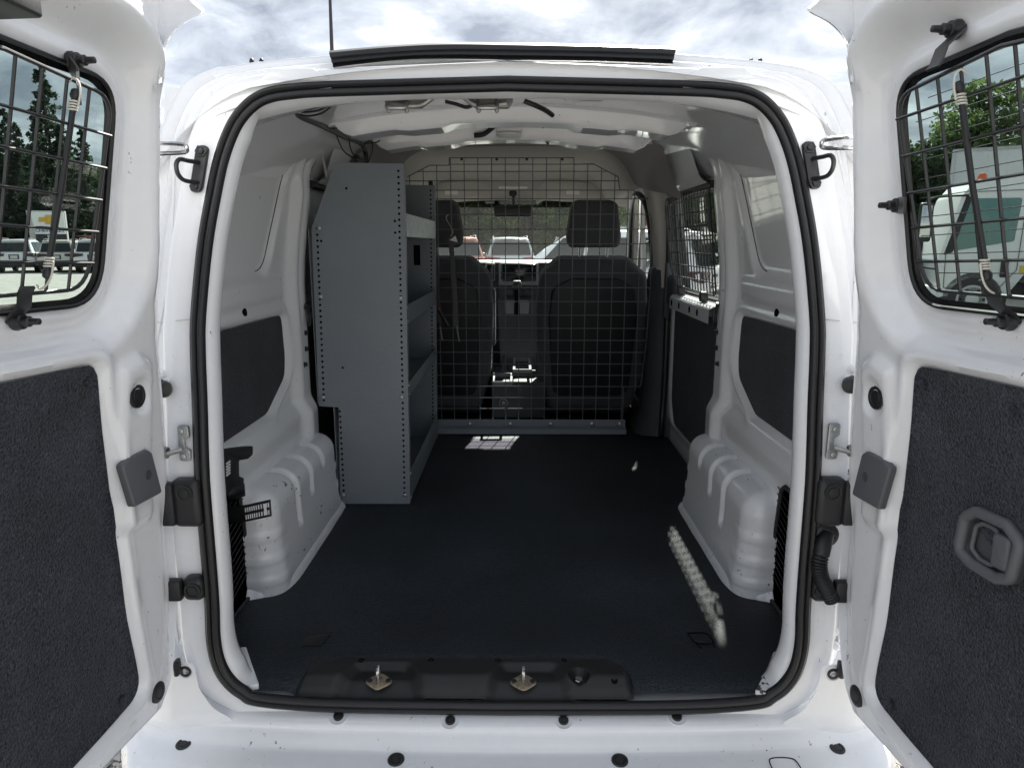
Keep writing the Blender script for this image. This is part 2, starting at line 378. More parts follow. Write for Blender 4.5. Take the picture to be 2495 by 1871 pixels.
# wavy bead of seam sealer down the pillars, pressed seams and weld marks
for s in (-1, 1):
    idx = [i for i in range(len(RIN)) if RIN[i, 0] * s > .3 and 1.70 > RIN[i, 1] > .62]
    idx.sort(key=lambda i: RIN[i, 1]); pts = []
    for i in idx:
        f = .66 + .09 * math.sin(RIN[i, 1] * 13 + s) * (1 if RIN[i, 1] > .95 else .3)
        q = RIN[i] + (ROUT[i] - RIN[i]) * f; pts.append((q[0], float(ylean(q[1])) + .0385, q[1]))
    MB().tube(catmull(pts, 2), .0026, 6).build('seam_sealer', 'white_paint', VAN)
    for ln in ([(380, 787), (430, 782), (474, 777)],):
        P = []
        for px, py in ln:
            h_, n_ = hit(rear_frame, px if s < 0 else 2474 - px, py)
            if h_ is not None: P.append(h_ + n_ * .0004)
        if len(P) > 1: MB().tube(catmull(P, 4), .0009, 5).build('seam', 'seam_grey', VAN)
    for px, py in ((426, 868), (450, 868), (455, 912), (436, 936), (458, 962), (440, 993), (459, 990)):
        h_, n_ = hit(rear_frame, px if s < 0 else 2474 - px, py)
        if h_ is not None: lathe('weld_mark', h_, n_, [(.0042, -.001), (.004, .0008), (.0028, .0004), (.001, .0002)], 'white_paint', VAN, 12)
prof = [(-.022, .005), (-.027, -.004), (-.024, -.013), (-.018, -.017), (-.0135, -.014), (-.0125, -.008), (-.010, -.013), (-.005, -.0165), (.001, -.012), (.003, -.004), (.002, .003)]
sr = [ring_at(RIN + NIN * a, b) for a, b in prof]; sr.append(sr[0])
MB().loft(sr).build('door_seal', 'rubber', VAN, sharp=70)
# the black rubber strip along the roof edge
def world(px, py, Y): return at(px, py, Y=Y)
tops = catmull([(806, 124), (950, 112), (1090, 104), (1250, 105), (1450, 109), (1643, 115)], 8); bots = catmull([(813, 166), (974, 149), (1090, 146), (1250, 148), (1450, 151), (1638, 158)], 8)
rs = []
for (a, b), (c, d_) in zip(tops, bots):
    A = at(a, b, Y=.135); B = at(c, d_, Y=.118); dn = A - B
    rs.append([B + dn * t + np.array([0, y, 0]) for t, y in ((0, .004), (.0, -.005), (.18, -.003), (.22, -.0105), (.42, -.011), (.5, -.016), (.72, -.019), (.9, -.012), (1.0, .0), (1.0, .012), (.5, .012))])
MB().loft(rs, True, True).build('roof_gasket', 'rubber', VAN, sharp=50)
# raised weld pads on the header above the seal
for s in (-1, 1):
    bplate('header_pad', fillet([(-.075, 0), (.075, 0), (.045, .022), (-.035, .022)] if s > 0 else [(-.075, 0), (.075, 0), (.035, .022), (-.045, .022)], .006, 3), (s * .405, .1155, 1.757), (1, 0, 0), (0, .05, 1), (0, -1, .05), -.004, .005, .002, 'white_paint', VAN)
# antenna and roof studs
a0 = at(809, 150, Y=.75); mb = MB().tube([a0 + np.array([0, 0, -.05]), a0 + np.array([0, .01, .16]), a0 + np.array([-.002, .03, .62])], [.006, .0042, .0025], 8); mb.build('antenna', 'black_plastic', VAN)
for px in (613, 637, 1830, 1852):
    p = at(px, 147, Y=.6); lathe('roof_stud', p + np.array([0, 0, -.014]), (0, 0, 1), [(.005, 0), (.006, .012), (.004, .017), (.001, .019)], 'rubber', VAN, 10)

# ================================================================== outer body forward of the ring
n2 = len(LASTR)
rf = [p for p in LASTR if p[1] > 1.70]
rf = sorted(rf, key=lambda p: p[0])
st = []
for Y, dz, sx in ((1.14, 0, 1), (1.6, .04, 1), (2.2, .05, .99), (2.7, .03, .96), (2.98, -.02, .92)):
    st.append([(p[0] * sx, Y, p[1] + dz) for p in rf])
for Y, dz, sx in ((2.96, -.055, .90), (2.7, -.005, .94), (2.2, .02, .97), (1.14, -.02, .97)):
    st.append([(p[0] * sx, Y, p[1] + dz) for p in rf])
MB().loft(st, False).build('roof', 'shell_paint', VAN)
SIDEX = .825
def side_map(s, x0=SIDEX, tum=.09):
    def f(y, z, w): return np.stack([s * (x0 - tum * sstep(z, 1.15, 1.85) + w), y, z], 1)
    return f
wl_r = fillet([(1.20, 1.24), (1.96, 1.24), (1.93, 1.67), (1.20, 1.67)], .05)
wl_f = fillet([(2.22, 1.12), (3.2, 1.12), (2.84, 1.66), (2.24, 1.66)], .05)
for s in (-1, 1):
    panel('body_side', (1.13, 3.9, .25, 1.80), .04, polysdf([(1.13, .25), (3.9, .25), (3.9, .95), (3.42, 1.08), (2.92, 1.80), (1.13, 1.80)]), [polysdf(wl_f)] + ([polysdf(wl_r)] if s > 0 else []), lambda P: 0 * P[:, 0], side_map(s), 'shell_paint', VAN, flip=(s < 0))
hd = MB(); hd.loft([[(-.8, 3.42, 1.06), (-.4, 3.46, 1.13), (.4, 3.46, 1.13), (.8, 3.42, 1.06)], [(-.78, 3.9, .96), (-.4, 3.95, 1.0), (.4, 3.95, 1.0), (.78, 3.9, .96)], [(-.72, 4.15, .75), (-.4, 4.2, .78), (.4, 4.2, .78), (.72, 4.15, .75)], [(-.72, 4.2, .3), (-.4, 4.25, .3), (.4, 4.25, .3), (.72, 4.2, .3)]], False); hd.build('bonnet', 'shell_paint', VAN)
for s in (-1, 1):
    MB().tube(catmull([(s * .78, 3.45, 1.08), (s * .75, 3.2, 1.42), (s * .70, 2.97, 1.68), (s * .655, 2.86, 1.80)], 5), .035, 10).build('windshield_pillar', 'headliner', VAN)
# underbody and road wheels keep light out below
MB().box((-.80, .05, .30), (.80, 4.1, .36)).build('underbody', 'hole_black', VAN)
for x in (-.72, .72):
    for y in (.72, 3.55):
        wb = MB(); wb.lathe((x, y, .31), (1, 0, 0), [(.2, -.09), (.29, -.085), (.31, -.06), (.31, .06), (.29, .085), (.2, .09)], 28); wo = wb.build('road_wheel', 'rubber', VAN)
        lathe('wheel_rim', (x * 1.11, y, .31), (1, 0, 0), [(.19, -.02), (.2, .0), (.06, .012), (.03, .02)], 'galvanised', wo, 20)

# ================================================================== bumper
bp = [(.03, .492), (.006, .486), (-.006, .481), (-.020, .476), (-.032, .472), (-.0355, .469), (-.0375, .463), (-.0385, .459), (-.044, .455), (-.055, .444), (-.061, .436), (-.065, .4335), (-.075, .432), (-.10, .429), (-.135, .421), (-.155, .405), (-.165, .38), (-.168, .32), (-.15, .24), (-.10, .20)]
xs = np.concatenate([[-.815, -.812, -.80, -.785, -.76, -.72], np.linspace(-.66, .66, 40), [.72, .76, .785, .80, .812, .815]])
rs = []
for x in xs:
    e_ = sstep(abs(x), .60, .83); k = 1 - .55 * sstep(abs(x), .74, .818)
    bow = .028 * (x / .8) ** 2
    rs.append([(x, (y * k if y < 0 else y) + bow * (1 if y < -.02 else .3) + .02 * e_, .43 + (z - .43) * (1 - .25 * e_) + .0 * e_) for y, z in bp])
bumper = MB().loft(rs, False).build('bumper', 'white_paint', VAN, sharp=45)
def plug(c, n, r, parent, deep=.4):
    c = np.array(c, float)
    return lathe('plug', c, n, [(r, -.002), (r, .0015), (r * .9, .003), (r * .64, .003), (r * .60, .0016), (r * .56, .0016), (r * .52, .0028), (r * .1, .0032)], 'black_plastic', parent, 24)
for px, py in ((825, 1745), (1097, 1755), (1373, 1755), (1649, 1746)):
    p, n_ = hit(bumper, px, py); plug(p + n_ * .002, n_, .0105, bumper)
    lathe('plug_seat', p, n_, [(.02, -.004), (.0195, .0018), (.0165, .0008), (.012, .0005)], 'white_paint', bumper, 24)
for px, py, r in ((965, 1850, .017), (1510, 1852, .017), (447, 1812, .0155), (2040, 1822, .0155)):
    p, n_ = hit(bumper, px, py)
    if p is not None: plug(p, n_, r, bumper)
# tow cover outline
pc = at(1910, 1860, Z=.43)
ol = catmull([(-.028, -.05), (-.028, .0), (-.018, .014), (.018, .014), (.028, 0), (.028, -.05)], 5)
MB().tube([(pc[0] + a, pc[1] + b, .4315) for a, b in ol], .0012, 5).build('tow_cover_gap', 'hole_black', bumper)
# bumper corner risers beside the seal
for s in (-1, 1):
    cr_ = fillet([(-.79, .42), (-.56, .42), (-.575, .476), (-.613, .50), (-.638, .545), (-.645, .605), (-.72, .615), (-.80, .60)], [.02, .0, .03, .05, .05, .004, .01, .04])
    def wf(P): return .016 - .03 * sstep(-P[:, 0], .70, .81) - .008 * sstep(P[:, 1], .46, .43)
    bc = panel('bumper_corner', (-.81, -.55, .41, .62), .007, polysdf(cr_), [], wf, lambda u, v, w, s=s: np.stack([-s * u, -.004 - w, v], 1), 'white_paint', VAN, flip=(s > 0))
    p, n_ = hit(bc, 452 if s < 0 else 2030, 1635 if s < 0 else 1641)
    if p is not None:
        lathe('plug_seat', p, n_, [(.019, -.004), (.018, .002), (.015, .002), (.0125, -.001)], 'white_paint', bc, 24); lathe('plug', p, n_, [(.0125, -.002), (.012, .002), (.008, .003), (.007, .0), (.002, .0)], 'black_plastic', bc, 20)

# ================================================================== floor, sill
MB().box((-.75, .12, .49), (.75, 3.6, .515)).build('load_floor', 'hole_black', VAN)
# worn corners of bare white metal at both sides of the mat
for s in (-1, 1):
    pl_ = [at(*q, Z=FZ + .004)[:2] for q in ([(566, 1566), (584, 1578), (600, 1576), (612, 1612), (632, 1668), (606, 1672), (562, 1640)] if s < 0 else [(1915, 1578), (1884, 1588), (1872, 1625), (1838, 1684), (1872, 1690), (1915, 1650)])]
    poly = fillet(pl_ if s < 0 else pl_[::-1], .006, 3)
    bplate('sill_corner', poly, (0, 0, FZ - .006), (1, 0, 0), (0, 1, 0), (0, 0, 1), 0, .012, .004, 'white_paint' if s < 0 else 'worn_paint', VAN)
# tread trim with latch pockets
TX0, TX1 = at(770, 1640, Z=FZ)[0], at(1510, 1640, Z=FZ)[0]
xl = at(930, 1640, Z=FZ)[0]; xr = at(1275, 1650, Z=FZ)[0]; xb = at(1412, 1665, Z=FZ)[0]
tpoly = fillet([(TX0 - .035, .005), (TX1 + .022, .005), (TX1 + .015, .085), (TX1 - .02, .118), (TX0 + .03, .118), (TX0 - .012, .09)], [.003, .003, .02, .01, .02, .03])
fl = panel('floor_mat', (-.76, .76, .0, 2.14), .016, polysdf([(-.545, .012), (.545, .012), (.585, .05), (.60, .09), (.74, .13), (.75, 2.13), (-.75, 2.13), (-.74, .13), (-.60, .09), (-.585, .05)]), [],
           lambda P: -.03 * sstep(-polysdf(tpoly)(P), .0, .012) - .010 * sstep(P[:, 1], .04, .01) + .0015 * np.sin(P[:, 0] * 9 + 1) * np.sin(P[:, 1] * 7), lambda u, v, w: np.stack([u, v, FZ + w], 1), 'mat_vinyl', VAN)
def pocket(P, cx, w0, w1):
    y = P[:, 1]; half = w1 + (w0 - w1) * np.clip((y - .0) / .085, 0, 1)
    return sstep(half - np.abs(P[:, 0] - cx), -.018, .012) * sstep(.088 - y, -.006, .012)
def tw(P):
    ed = polysdf(tpoly)(P); base = .012 * sstep(-ed, 0, .012) + .008 * sstep(P[:, 1], .11, .02)
    d = .018 * np.maximum(pocket(P, xl, .055, .09), pocket(P, xr + .012, .055, .085))
    d2 = .02 * sstep(.024 - np.hypot(P[:, 0] - xb, (P[:, 1] - .045)), 0, .008)
    return base - d - d2 - .026 * sstep(P[:, 1], .045, .0)
sill = panel('sill_trim', (TX0 - .05, TX1 + .04, 0, .125), .004, polysdf(tpoly), [], tw, lambda u, v, w: np.stack([u, v, FZ - .004 + w], 1), 'trim_black', VAN)
for i, x in enumerate((xl, xr)):
    c = np.array([x, .030, FZ - .001]); dia = fillet([(-.034, 0), (0, -.026), (.034, 0), (0, .026)], .012, 5)
    lp = bplate('latch_plate', dia, c, (1, 0, 0), (0, 1, .12), (0, -.12, .99), 0, .004, .0015, 'rusty_plate', sill)
    sb = MB().tube(catmull([(x, .024, FZ - .004), (x, .022, FZ + .026), (x, .027, FZ + .034), (x, .034, FZ + .032), (x, .038, FZ - .004)], 5), .0042, 8); sb.build('striker', 'steel', sill)
    for dx in (-.02, .02): lathe('screw', c + np.array([dx, 0, .003]), (0, -.12, .99), [(.006, 0), (.006, .003), (.003, .004), (.0025, .002)], 'black_steel', sill, 12)
cb = np.array([xb, .045, FZ - .014]); lathe('anchor_bolt', cb, (0, -.15, 1), [(.0145, 0), (.0145, .004), (.0095, .0045), (.0095, .014), (.008, .0155)], 'steel', sill, 6)
for px, py in ((765, 1643), (1497, 1654), (880, 1606), (1050, 1606), (1213, 1607), (1375, 1607)):
    p = at(px, py, Z=FZ + .010); lathe('clip', (p[0], p[1], FZ + .004), (0, -.1, 1), [(.007, 0), (.007, .005), (.004, .006), (.0035, .004)], 'hole_black', sill, 14)
# tie-down openings cut in the mat
pL = at(768, 1562, Z=FZ); pR = at(1705, 1560, Z=FZ)
bplate('mat_flap', fillet([(-.026, -.022), (.022, -.022), (.028, .012), (.034, .03), (.026, .02), (-.022, .012)], .003, 2), (pL[0], pL[1], FZ + .002), (1, 0, 0), (0, 1, .08), (0, -.08, 1), 0, .003, .001, 'rubber', fl)
cut = MB()
for seg in ([(-.022, .03), (.02, .03), (.03, .005), (.026, -.03)], [(-.022, .03), (-.012, -.012), (.026, -.015)], [(-.012, -.012), (-.006, -.034)]):
    cut.tube([(pR[0] + a, pR[1] + b, FZ + .0015) for a, b in catmull(seg, 4)], .0016, 5)
cut.build('mat_cut', 'hole_black', fl)
for px, py in ((698, 1645), (1774, 1650)):
    p = at(px, py, Z=FZ); lathe('button', (p[0], p[1], FZ), (0, 0, 1), [(.014, .0), (.014, .0035), (.011, .0045), (.002, .0046)], 'mat_vinyl', fl, 18)

# ================================================================== wheel housings
def wheel_housing(s):
    x0, x1, y0, y1, z0, z1 = -.755, -.612, .388, 1.055, .50, .815; r = .06
    c0 = np.array([x0 + r, y0 + r, z0]); c1 = np.array([x1 - r, y1 - r, z1 - r])
    bm = bmesh.new(); V = []; Fc = []
    def face(fn, nu, nv):
        b = len(V)
        for j in range(nv + 1):
            for i in range(nu + 1): V.append(fn(i / nu, j / nv))
        for j in range(nv):
            for i in range(nu): a = b + j * (nu + 1) + i; Fc.append((a, a + 1, a + nu + 2, a + nu + 1))
    lp = lambda a, b, t: a + (b - a) * t
    face(lambda a, b: (x1, lp(y0, y1, a), lp(z0, z1, b)), 130, 60)           # inner side
    face(lambda a, b: (lp(x0, x1, b), lp(y0, y1, a), z1), 130, 26)           # top
    face(lambda a, b: (lp(x0, x1, a), y0, lp(z0, z1, b)), 26, 60)            # rear
    face(lambda a, b: (lp(x0, x1, a), y1, lp(z0, z1, b)), 26, 60)            # front
    P = np.array(V); Q = np.clip(P, c0, c1); D = P - Q; nn = np.linalg.norm(D, axis=1); nn[nn == 0] = 1; Nn = D / nn[:, None]
    pos = Q + Nn * r
    y, z, x = pos[:, 1], pos[:, 2], pos[:, 0]
    disp = np.zeros(len(pos))
    for yc, zb in ((.60, .655), (.735, .70), (.865, .745)):
        u = y - (yc + .0); across = sstep(u, -.024, -.019) * (1 - sstep(u, .008, .018))
        disp -= .012 * across * sstep(z, zb - .012, zb + .012) * sstep(x, -.735, -.70)
    for zc in (.575, .635, .70):
        band = sstep(z, zc - .024, zc - .010) * (1 - sstep(z, zc + .004, zc + .012))
        disp += .0035 * band * (1 - sstep(y, .455, .50)) * np.clip(-Nn[:, 1] + .55, 0, 1)
        disp += .004 * band * sstep(y, .985, 1.02)
    pos = pos + Nn * disp[:, None]
    pos[:, 0] += .012 * sstep(z, .72, .53) * sstep(x, -.70, -.62)            # slight flare towards the floor
    pos[:, 0] *= -s if s > 0 else 1
    if s > 0: pos[:, 0] = np.abs(pos[:, 0])
    bm = bmesh.new(); vs = [bm.verts.new(p) for p in pos]
    for f in Fc: bm.faces.new([vs[i] for i in f])
    bmesh.ops.remove_doubles(bm, verts=bm.verts, dist=.0006)
    wh = frombm('wheel_housing', bm, 'scuffed_paint', VAN, sharp=60)
    # spot-welded skirt with seam sealer along the floor
    path = catmull([(-.745, .372), (-.68, .380), (-.63, .412), (-.597, .47), (-.594, .7), (-.594, .98), (-.60, 1.05), (-.63, 1.075)], 8)
    rr = []
    for i, (a, b) in enumerate(path):
        k = .0025 * math.sin(i * 1.3)
        t = path[min(i + 1, len(path) - 1)] - path[max(i - 1, 0)]; t = t / np.linalg.norm(t); nx, ny = t[1], -t[0]
        rr.append([(-s * (a + nx * o_), b + ny * o_, zz_) for o_, zz_ in ((-.03, .585), (-.016 + k, .560), (-.006, .552), (.002 + k, .540), (.004, .527))])
    MB().loft(rr, False).build('sealed_seam', 'scuffed_paint', wh, sharp=60)
    return wh
wheel_housing(-1); wheel_housing(1)

# ================================================================== inner quarter panels
carp = fillet([(.08, .945), (.72, .945), (.905, 1.03), (.915, 1.10), (.905, 1.238), (.08, 1.245)], [.01, .10, .10, .03, .03, .01])
emb = fillet([(.08, 1.36), (.77, 1.375), (.90, 1.70), (.08, 1.71)], [.01, .09, .06, .01])
carp_s, emb_s = polysdf(carp), polysdf(emb)
def tumble(z): return .05 * sstep(z, 1.30, 1.78)
def qw(P):
    y, z = P[:, 0], P[:, 1]; c = carp_s(P); e_ = emb_s(P)
    w = .030 * sstep(z, .95, .89) * (1 - .4 * sstep(y, .9, 1.1))
    w -= .014 * sstep(-c, -.004, .006)
    w += .008 * np.exp(-((c - .012) / .014) ** 2)
    w -= .018 * sstep(-e_, -.030, .012)
    fade = 1 - sstep(z, 1.60, 1.74)
    w += .030 * sstep(y, .915, .965) * (1 - sstep(y, 1.04, 1.08)) * fade
    w -= .02 * sstep(y, 1.065, 1.15)
    w += .012 * sstep(z, 1.27, 1.30) * (1 - sstep(z, 1.33, 1.36)) * (1 - sstep(y, .86, .9))
    w += .085 * np.clip((z - 1.62) / .15, 0, 1) ** 2
    w -= .008 * np.exp(-((y - .99) / .012) ** 2) * sstep(z, 1.15, 1.3)
    return w
QX = .722
def qmap(s): return lambda y, z, w: np.stack([s * (QX - tumble(z) - w), y + (ylean(z) + .02) * (1 - sstep(y, .05, .45)), z], 1)
for s in (-1, 1):
    qp = panel('quarter_panel', (.05, 1.155, .50, 1.765), .009, None, [], qw, qmap(s), 'white_paint', VAN, flip=(s > 0), sharp=60)
    cp = panel('carpet_panel', (.07, .93, .93, 1.25), .018, polysdf(fillet([(.085, .953), (.715, .953), (.895, 1.035), (.906, 1.10), (.896, 1.230), (.085, 1.237)], [.01, .10, .10, .03, .03, .01])), [], lambda P: qw(P) + .006, qmap(s), 'carpet', qp, flip=(s > 0))
    seam = [p for p in emb if p[0] > .1]
    q = np.array(seam); X = qmap(s)(q[:, 0], q[:, 1], qw(q) + .0005)
    MB().tube(X, .0014, 5).build('panel_gap', 'hole_black', qp)
    y_, z_ = .575, 1.266
    X = qmap(s)(np.array([y_]), np.array([z_]), qw(np.array([[y_, z_]])))[0]
    lathe('plug', X, (-s, 0, 0), [(.0145, -.002), (.014, .002), (.01, .003), (.002, .003)], 'hole_black', qp, 20)
    # connecting return behind the opening flange
    ys = []
    for z in np.linspace(.50, 1.76, 30):
        i = np.argmin(np.abs(RIN[:, 1] - z) + (RIN[:, 0] * s < 0) * 9)
        xi = abs(RIN[i, 0]) + .02; ys.append([(s * xi, .06 + float(ylean(z)), z), (s * (xi + .05), .06 + float(ylean(z)), z), (s * (QX - float(tumble(z)) + .02), .07 + float(ylean(z)), z)])
    MB().loft(ys, False).build('pillar_return', 'white_paint', qp)
    # pillar hardware: bolts and tie-down rings
    def onp(px, py):
        d = ray(px, py) if s < 0 else ray(px, py); P0 = at(px, py, X=s * (QX - .03)); return P0
    pts = {-1: [(744, 811), (745, 850), (742, 888)], 1: [(1748, 809), (1747, 848), (1750, 886)]}[s]
    for px, py in pts:
        p = onp(px, py); lathe('bolt', p, (-s, .35, 0), [(.011, -.006), (.011, .001), (.0075, .0015), (.007, .009), (.005, .010)], 'black_steel', qp, 6)
    for px, py in ({-1: [(743, 753)], 1: [(1751, 750), (1707, 318)]}[s]):
        zt = 1.66 if py < 400 else None
        p = onp(px, py - 6) if py > 400 else at(px, py, X=s * .625)
        rg = MB(); rg.lathe(p, (-s, .3, 0), [(.010, -.01), (.010, .008), (.007, .010)], 8)
        rg.tube(catmull([p + np.array([0, -.004, -.008]) + np.array(q) for q in ((-s * .008, -.008, 0), (-s * .012, -.014, -.028), (-s * .012, -.006, -.05), (-s * .012, .008, -.052), (-s * .012, .014, -.028), (-s * .008, .008, 0))], 5, True), .004, 7, closed=True)
        rg.build('tie_down_ring', 'black_steel', qp)
    # black louvred vent behind the wheel housing
    gpoly = fillet([(.10, .535), (.395, .535), (.405, .60), (.37, .84), (.35, .858), (.10, .858)], .012, 3)
    vg = MB().plate(gpoly, (s * (QX - .030), 0, 0), (0, 1, 0), (0, 0, 1), (s, 0, 0), 0, .02).build('vent_grille', 'hole_black', qp)
    gl = MB(); gl.tube([(s * (QX - .034), a, b) for a, b in gpoly], .006, 6, closed=True)
    for k in range(22):
        za = .52 + k * .018; pa, pb = (.11, za - .02), (.40, za + .05)
        if pb[1] > .85 or pa[1] < .53:
            continue
        gl.tube([(s * (QX - .032), *pa), (s * (QX - .032), *pb)], .0016, 5)
    gl.build('louvre', 'black_plastic', qp)
# ================================================================== REAR DOORS
DA, DE, DX, DY = rad(5), rad(2), .66, -.04
def dframe(s):
    ax = np.array([0, math.sin(DE), math.cos(DE)]); u = np.array([-math.sin(DA), -math.cos(DA), 0.]); u = u - ax * (u @ ax); u /= np.linalg.norm(u)
    n = np.cross(ax, u); n = n if n[0] > 0 else -n
    S = np.array([-s, 1, 1.])      # left frame mirrored for the right door
    return np.array([-DX, DY, FZ]) * S, u * S, ax * S, n * S
def dlean(v): v = np.asarray(v, float); return .15 * (np.sqrt((v - .47) ** 2 + .0016) + (v - .47)) / 2
def dmap(s):
    H, u, v, n = dframe(s)
    return lambda a, b, w: H + np.outer(a, u) + np.outer(b, v) + np.outer(np.asarray(w) + dlean(b), n)
def dpt(s, a, b, w=0.): return dmap(s)(np.array([a]), np.array([b]), np.array([w]))[0]
DW = .70
def duv(s, px, py, off):
    H, u, v, n = dframe(s); d = ray(px, py); w_ = 0.
    for i in range(25):
        t = ((H + n * w_ - CAM) @ n) / (d @ n); p = CAM + d * t - H; w_ = (off(p @ v) if callable(off) else off) + float(dlean(p @ v))
    return p @ u, p @ v
edge = [(.095, 1.30), (.086, 1.24), (.085, 1.18), (.077, 1.09), (.075, .966), (.071, .914), (.052, .754), (.020, .622), (-.010, .47), (-.016, .40), (-.012, .25), (.008, .135), (.034, .07), (.07, .035)]
douter = [(DW, .036), (DW, 1.19), (.45, 1.285), (.2, 1.305)] + [tuple(p) for p in catmull(edge, 4)]
win = fillet([(.172, .820), (.54, .812), (.55, 1.14), (.38, 1.160), (.157, 1.160)], [.075, .07, .06, .05, .055], 8)
dcar = fillet([(.120, .098), (.60, .050), (.62, .727), (.207, .732), (.198, .68), (.153, .47), (.137, .25)], [.035, .05, .03, .03, .05, .08, .08], 7)
pad = fillet([(.060, .42), (.150, .42), (.168, .712), (.115, .730), (.08, .709)], [.02, .02, .02, .02, .02])
win_s, dcar_s, pad_s, dout_s = polysdf(win), polysdf(dcar), polysdf(pad), polysdf(douter)
win2 = [(.236 - .0, .80)]
lowb = polysdf(fillet([(.075, .12), (.15, .10), (.16, .40), (.17, .72), (.12, .72), (.10, .45)], .02))
def dw(P):
    u, v = P[:, 0], P[:, 1]; d = win_s(P); c = dcar_s(P)
    w = np.zeros(len(P))
    w -= .042 * sstep(-d, -.085, -.030)                       # wide valley round the window
    w += .010 * np.exp(-((d - .016) / .014) ** 2)              # rolled lip at the glass
    w += .012 * np.exp(-((d - .098) / .016) ** 2) * sstep(v, .80, .92)
    w -= .016 * sstep(-c, -.010, .010)
    w += .006 * np.exp(-((c - .016) / .012) ** 2)
    w += .014 * sstep(-pad_s(P), -.010, .012)
    w -= .010 * sstep(.030 - np.hypot(u - .115, v - .659), -.006, .010)
    eu = np.interp(v, [.03, .135, .25, .40, .47, .622, .754, .914, 1.09, 1.3], [.07, .01, -.012, -.016, -.010, .020, .052, .071, .077, .095])
    w -= .012 * (1 - sstep(u - eu, .030, .048)) * (1 - sstep(v, .36, .46)) * sstep(v, .08, .16)
    w -= .010 * (1 - sstep(u - eu, .0, .014))                  # rolled edge
    w -= .006 * sstep(.08 - v, 0, .04)
    w -= .02 * np.exp(-(((v - 1.0) / .02) ** 2 + ((u - .16) / .03) ** 2)) * .3
    w += .004 * np.exp(-(((v - .80) / .03) ** 2)) * sstep(u, .24, .30)
    return w
def door(s):
    mp = dmap(s); fl_ = (s > 0); H, u, v, n = dframe(s)
    d = panel('rear_door', (-.03, DW + .01, .0, 1.33), .0075, dout_s, [win_s], dw, mp, 'white_paint', VAN, flip=fl_, sharp=65)
    # edge wall and outer skin
    oc = np.array(douter); w0 = dw(oc - 0); rr = []
    cen = np.array([.36, .65]); dirs = oc - cen; dirs /= np.linalg.norm(dirs, axis=1)[:, None]
    for off, wd in ((0, 0), (.002, -.006), (.003, -.03), (.012, -.05), (.02, -.066), (.018, -.074)):
        q = oc + dirs * off; rr.append(mp(q[:, 0], q[:, 1], (w0 if wd == 0 else w0 * 0 + wd) ))
    MB().loft(rr, True).build('door_edge', 'white_paint', d, sharp=60)
    q = oc + dirs * .018
    panel('outer_skin', (-.06, DW + .05, -.03, 1.35), .03, polysdf(q), [lambda P: win_s(P) - .085], lambda P: np.full(len(P), -.074), mp, 'shell_paint', d, flip=not fl_)
    # glass, black border, rubber bead
    bg_ = win - 0; g = panel('window_glass', (.13, .60, .78, 1.18), .03, polysdf(catmull(win, 1, True)), [], lambda P: np.full(len(P), -.040), mp, 'door_glass', d, flip=fl_)
    cw = win.mean(0); inn = win + (cw - win) / np.linalg.norm(cw - win, axis=1)[:, None] * .013
    wv = mp(win[:, 0], win[:, 1], dw(win)); r0 = mp(win[:, 0], win[:, 1], np.full(len(win), -.034)); r1 = mp(inn[:, 0], inn[:, 1], np.full(len(win), -.0385))
    MB().loft([wv, r0], True).build('window_reveal', 'white_paint', d)
    MB().loft([r0, r1], True).build('window_border', 'frit', d)
    MB().tube(mp(win[:, 0], win[:, 1], np.full(len(win), -.032)), .0035, 6, closed=True).build('window_seal', 'rubber', d)
    if s > 0:
        for k in range(11):
            b = .842 + .028 * k
            MB().tube([dpt(s, a, b, -.0385) for a in ((.19 if .87 < b < 1.12 else .22), .35, .53)], .0007, 4).build('heating_line', 'frit', d)
    # carpet
    cpoly = fillet([(.1235, .1015), (.597, .054), (.617, .723), (.2105, .728), (.2015, .679), (.1565, .47), (.1405, .25)], [.033, .05, .03, .028, .05, .08, .08], 7)
    ca = panel('carpet_panel', (.11, .64, .04, .745), .012, polysdf(cpoly), [], lambda P: dw(P) + .006 + .0012 * np.sin(P[:, 0] * 37) * np.sin(P[:, 1] * 29), mp, 'carpet', d, flip=fl_)
    for a, b in ((.225, .70), (.40, .695), (.172, .118)):
        lathe('carpet_button', dpt(s, a, b, -.008), n, [(.008, 0), (.008, .004), (.005, .006), (.001, .006)], 'carpet', ca, 14)
    # plugs
    for a, b, r in ((.115, .659, .0215), (.082, .075, .020)):
        plug(dpt(s, a, b, float(dw(np.array([[a, b]]))[0])), n, r, d)
    # grey check-strap cover
    cv = fillet([(.070, .470), (.152, .470), (.174, .550), (.150, .558), (.103, .560), (.090, .551)], .006, 4)
    X = dpt(s, 0, 0, 0); lw = float(dlean(.515)) + .019
    co = bplate('check_cover', cv, H + n * lw, u, v, n, -.004, .009, .004, 'grey_plastic', d, 3)
    lathe('dimple', dpt(s, .108, .515, .0285), n, [(.009, .0), (.008, .0008), (.005, -.0004), (.001, -.001)], 'dark_grey_trim', co, 18)
    # upper corner flange curling over to the body side
    rows = []
    tips = catmull([(386, 205, 1.16), (388, 165, 1.19), (394, 125, 1.215), (408, 92, 1.237), (441, 60, 1.262), (490, 32, 1.288), (476, 14, 1.305), (463, 0, 1.315), (440, -25, 1.335)], 3)
    for px, py, t in tips:
        tip = at(px, py, Y=-.115); tip = tip * np.array([-s, 1, 1]); b0 = dpt(s, .1, t, -.004)
        mid = b0 * .5 + tip * .5; mid = mid + np.array([0, .012, -.004]) * np.linalg.norm(tip - b0) / .08
        rows.append([b0 + u * .004, b0 - u * .006, mid, tip, tip + np.array([0, .012, .004]), b0 - u * .03 - n * .01])
    MB().loft(rows, False).build('corner_flange', 'white_paint', d, sharp=50)
    return d
DOORL = door(-1); DOORR = door(1)
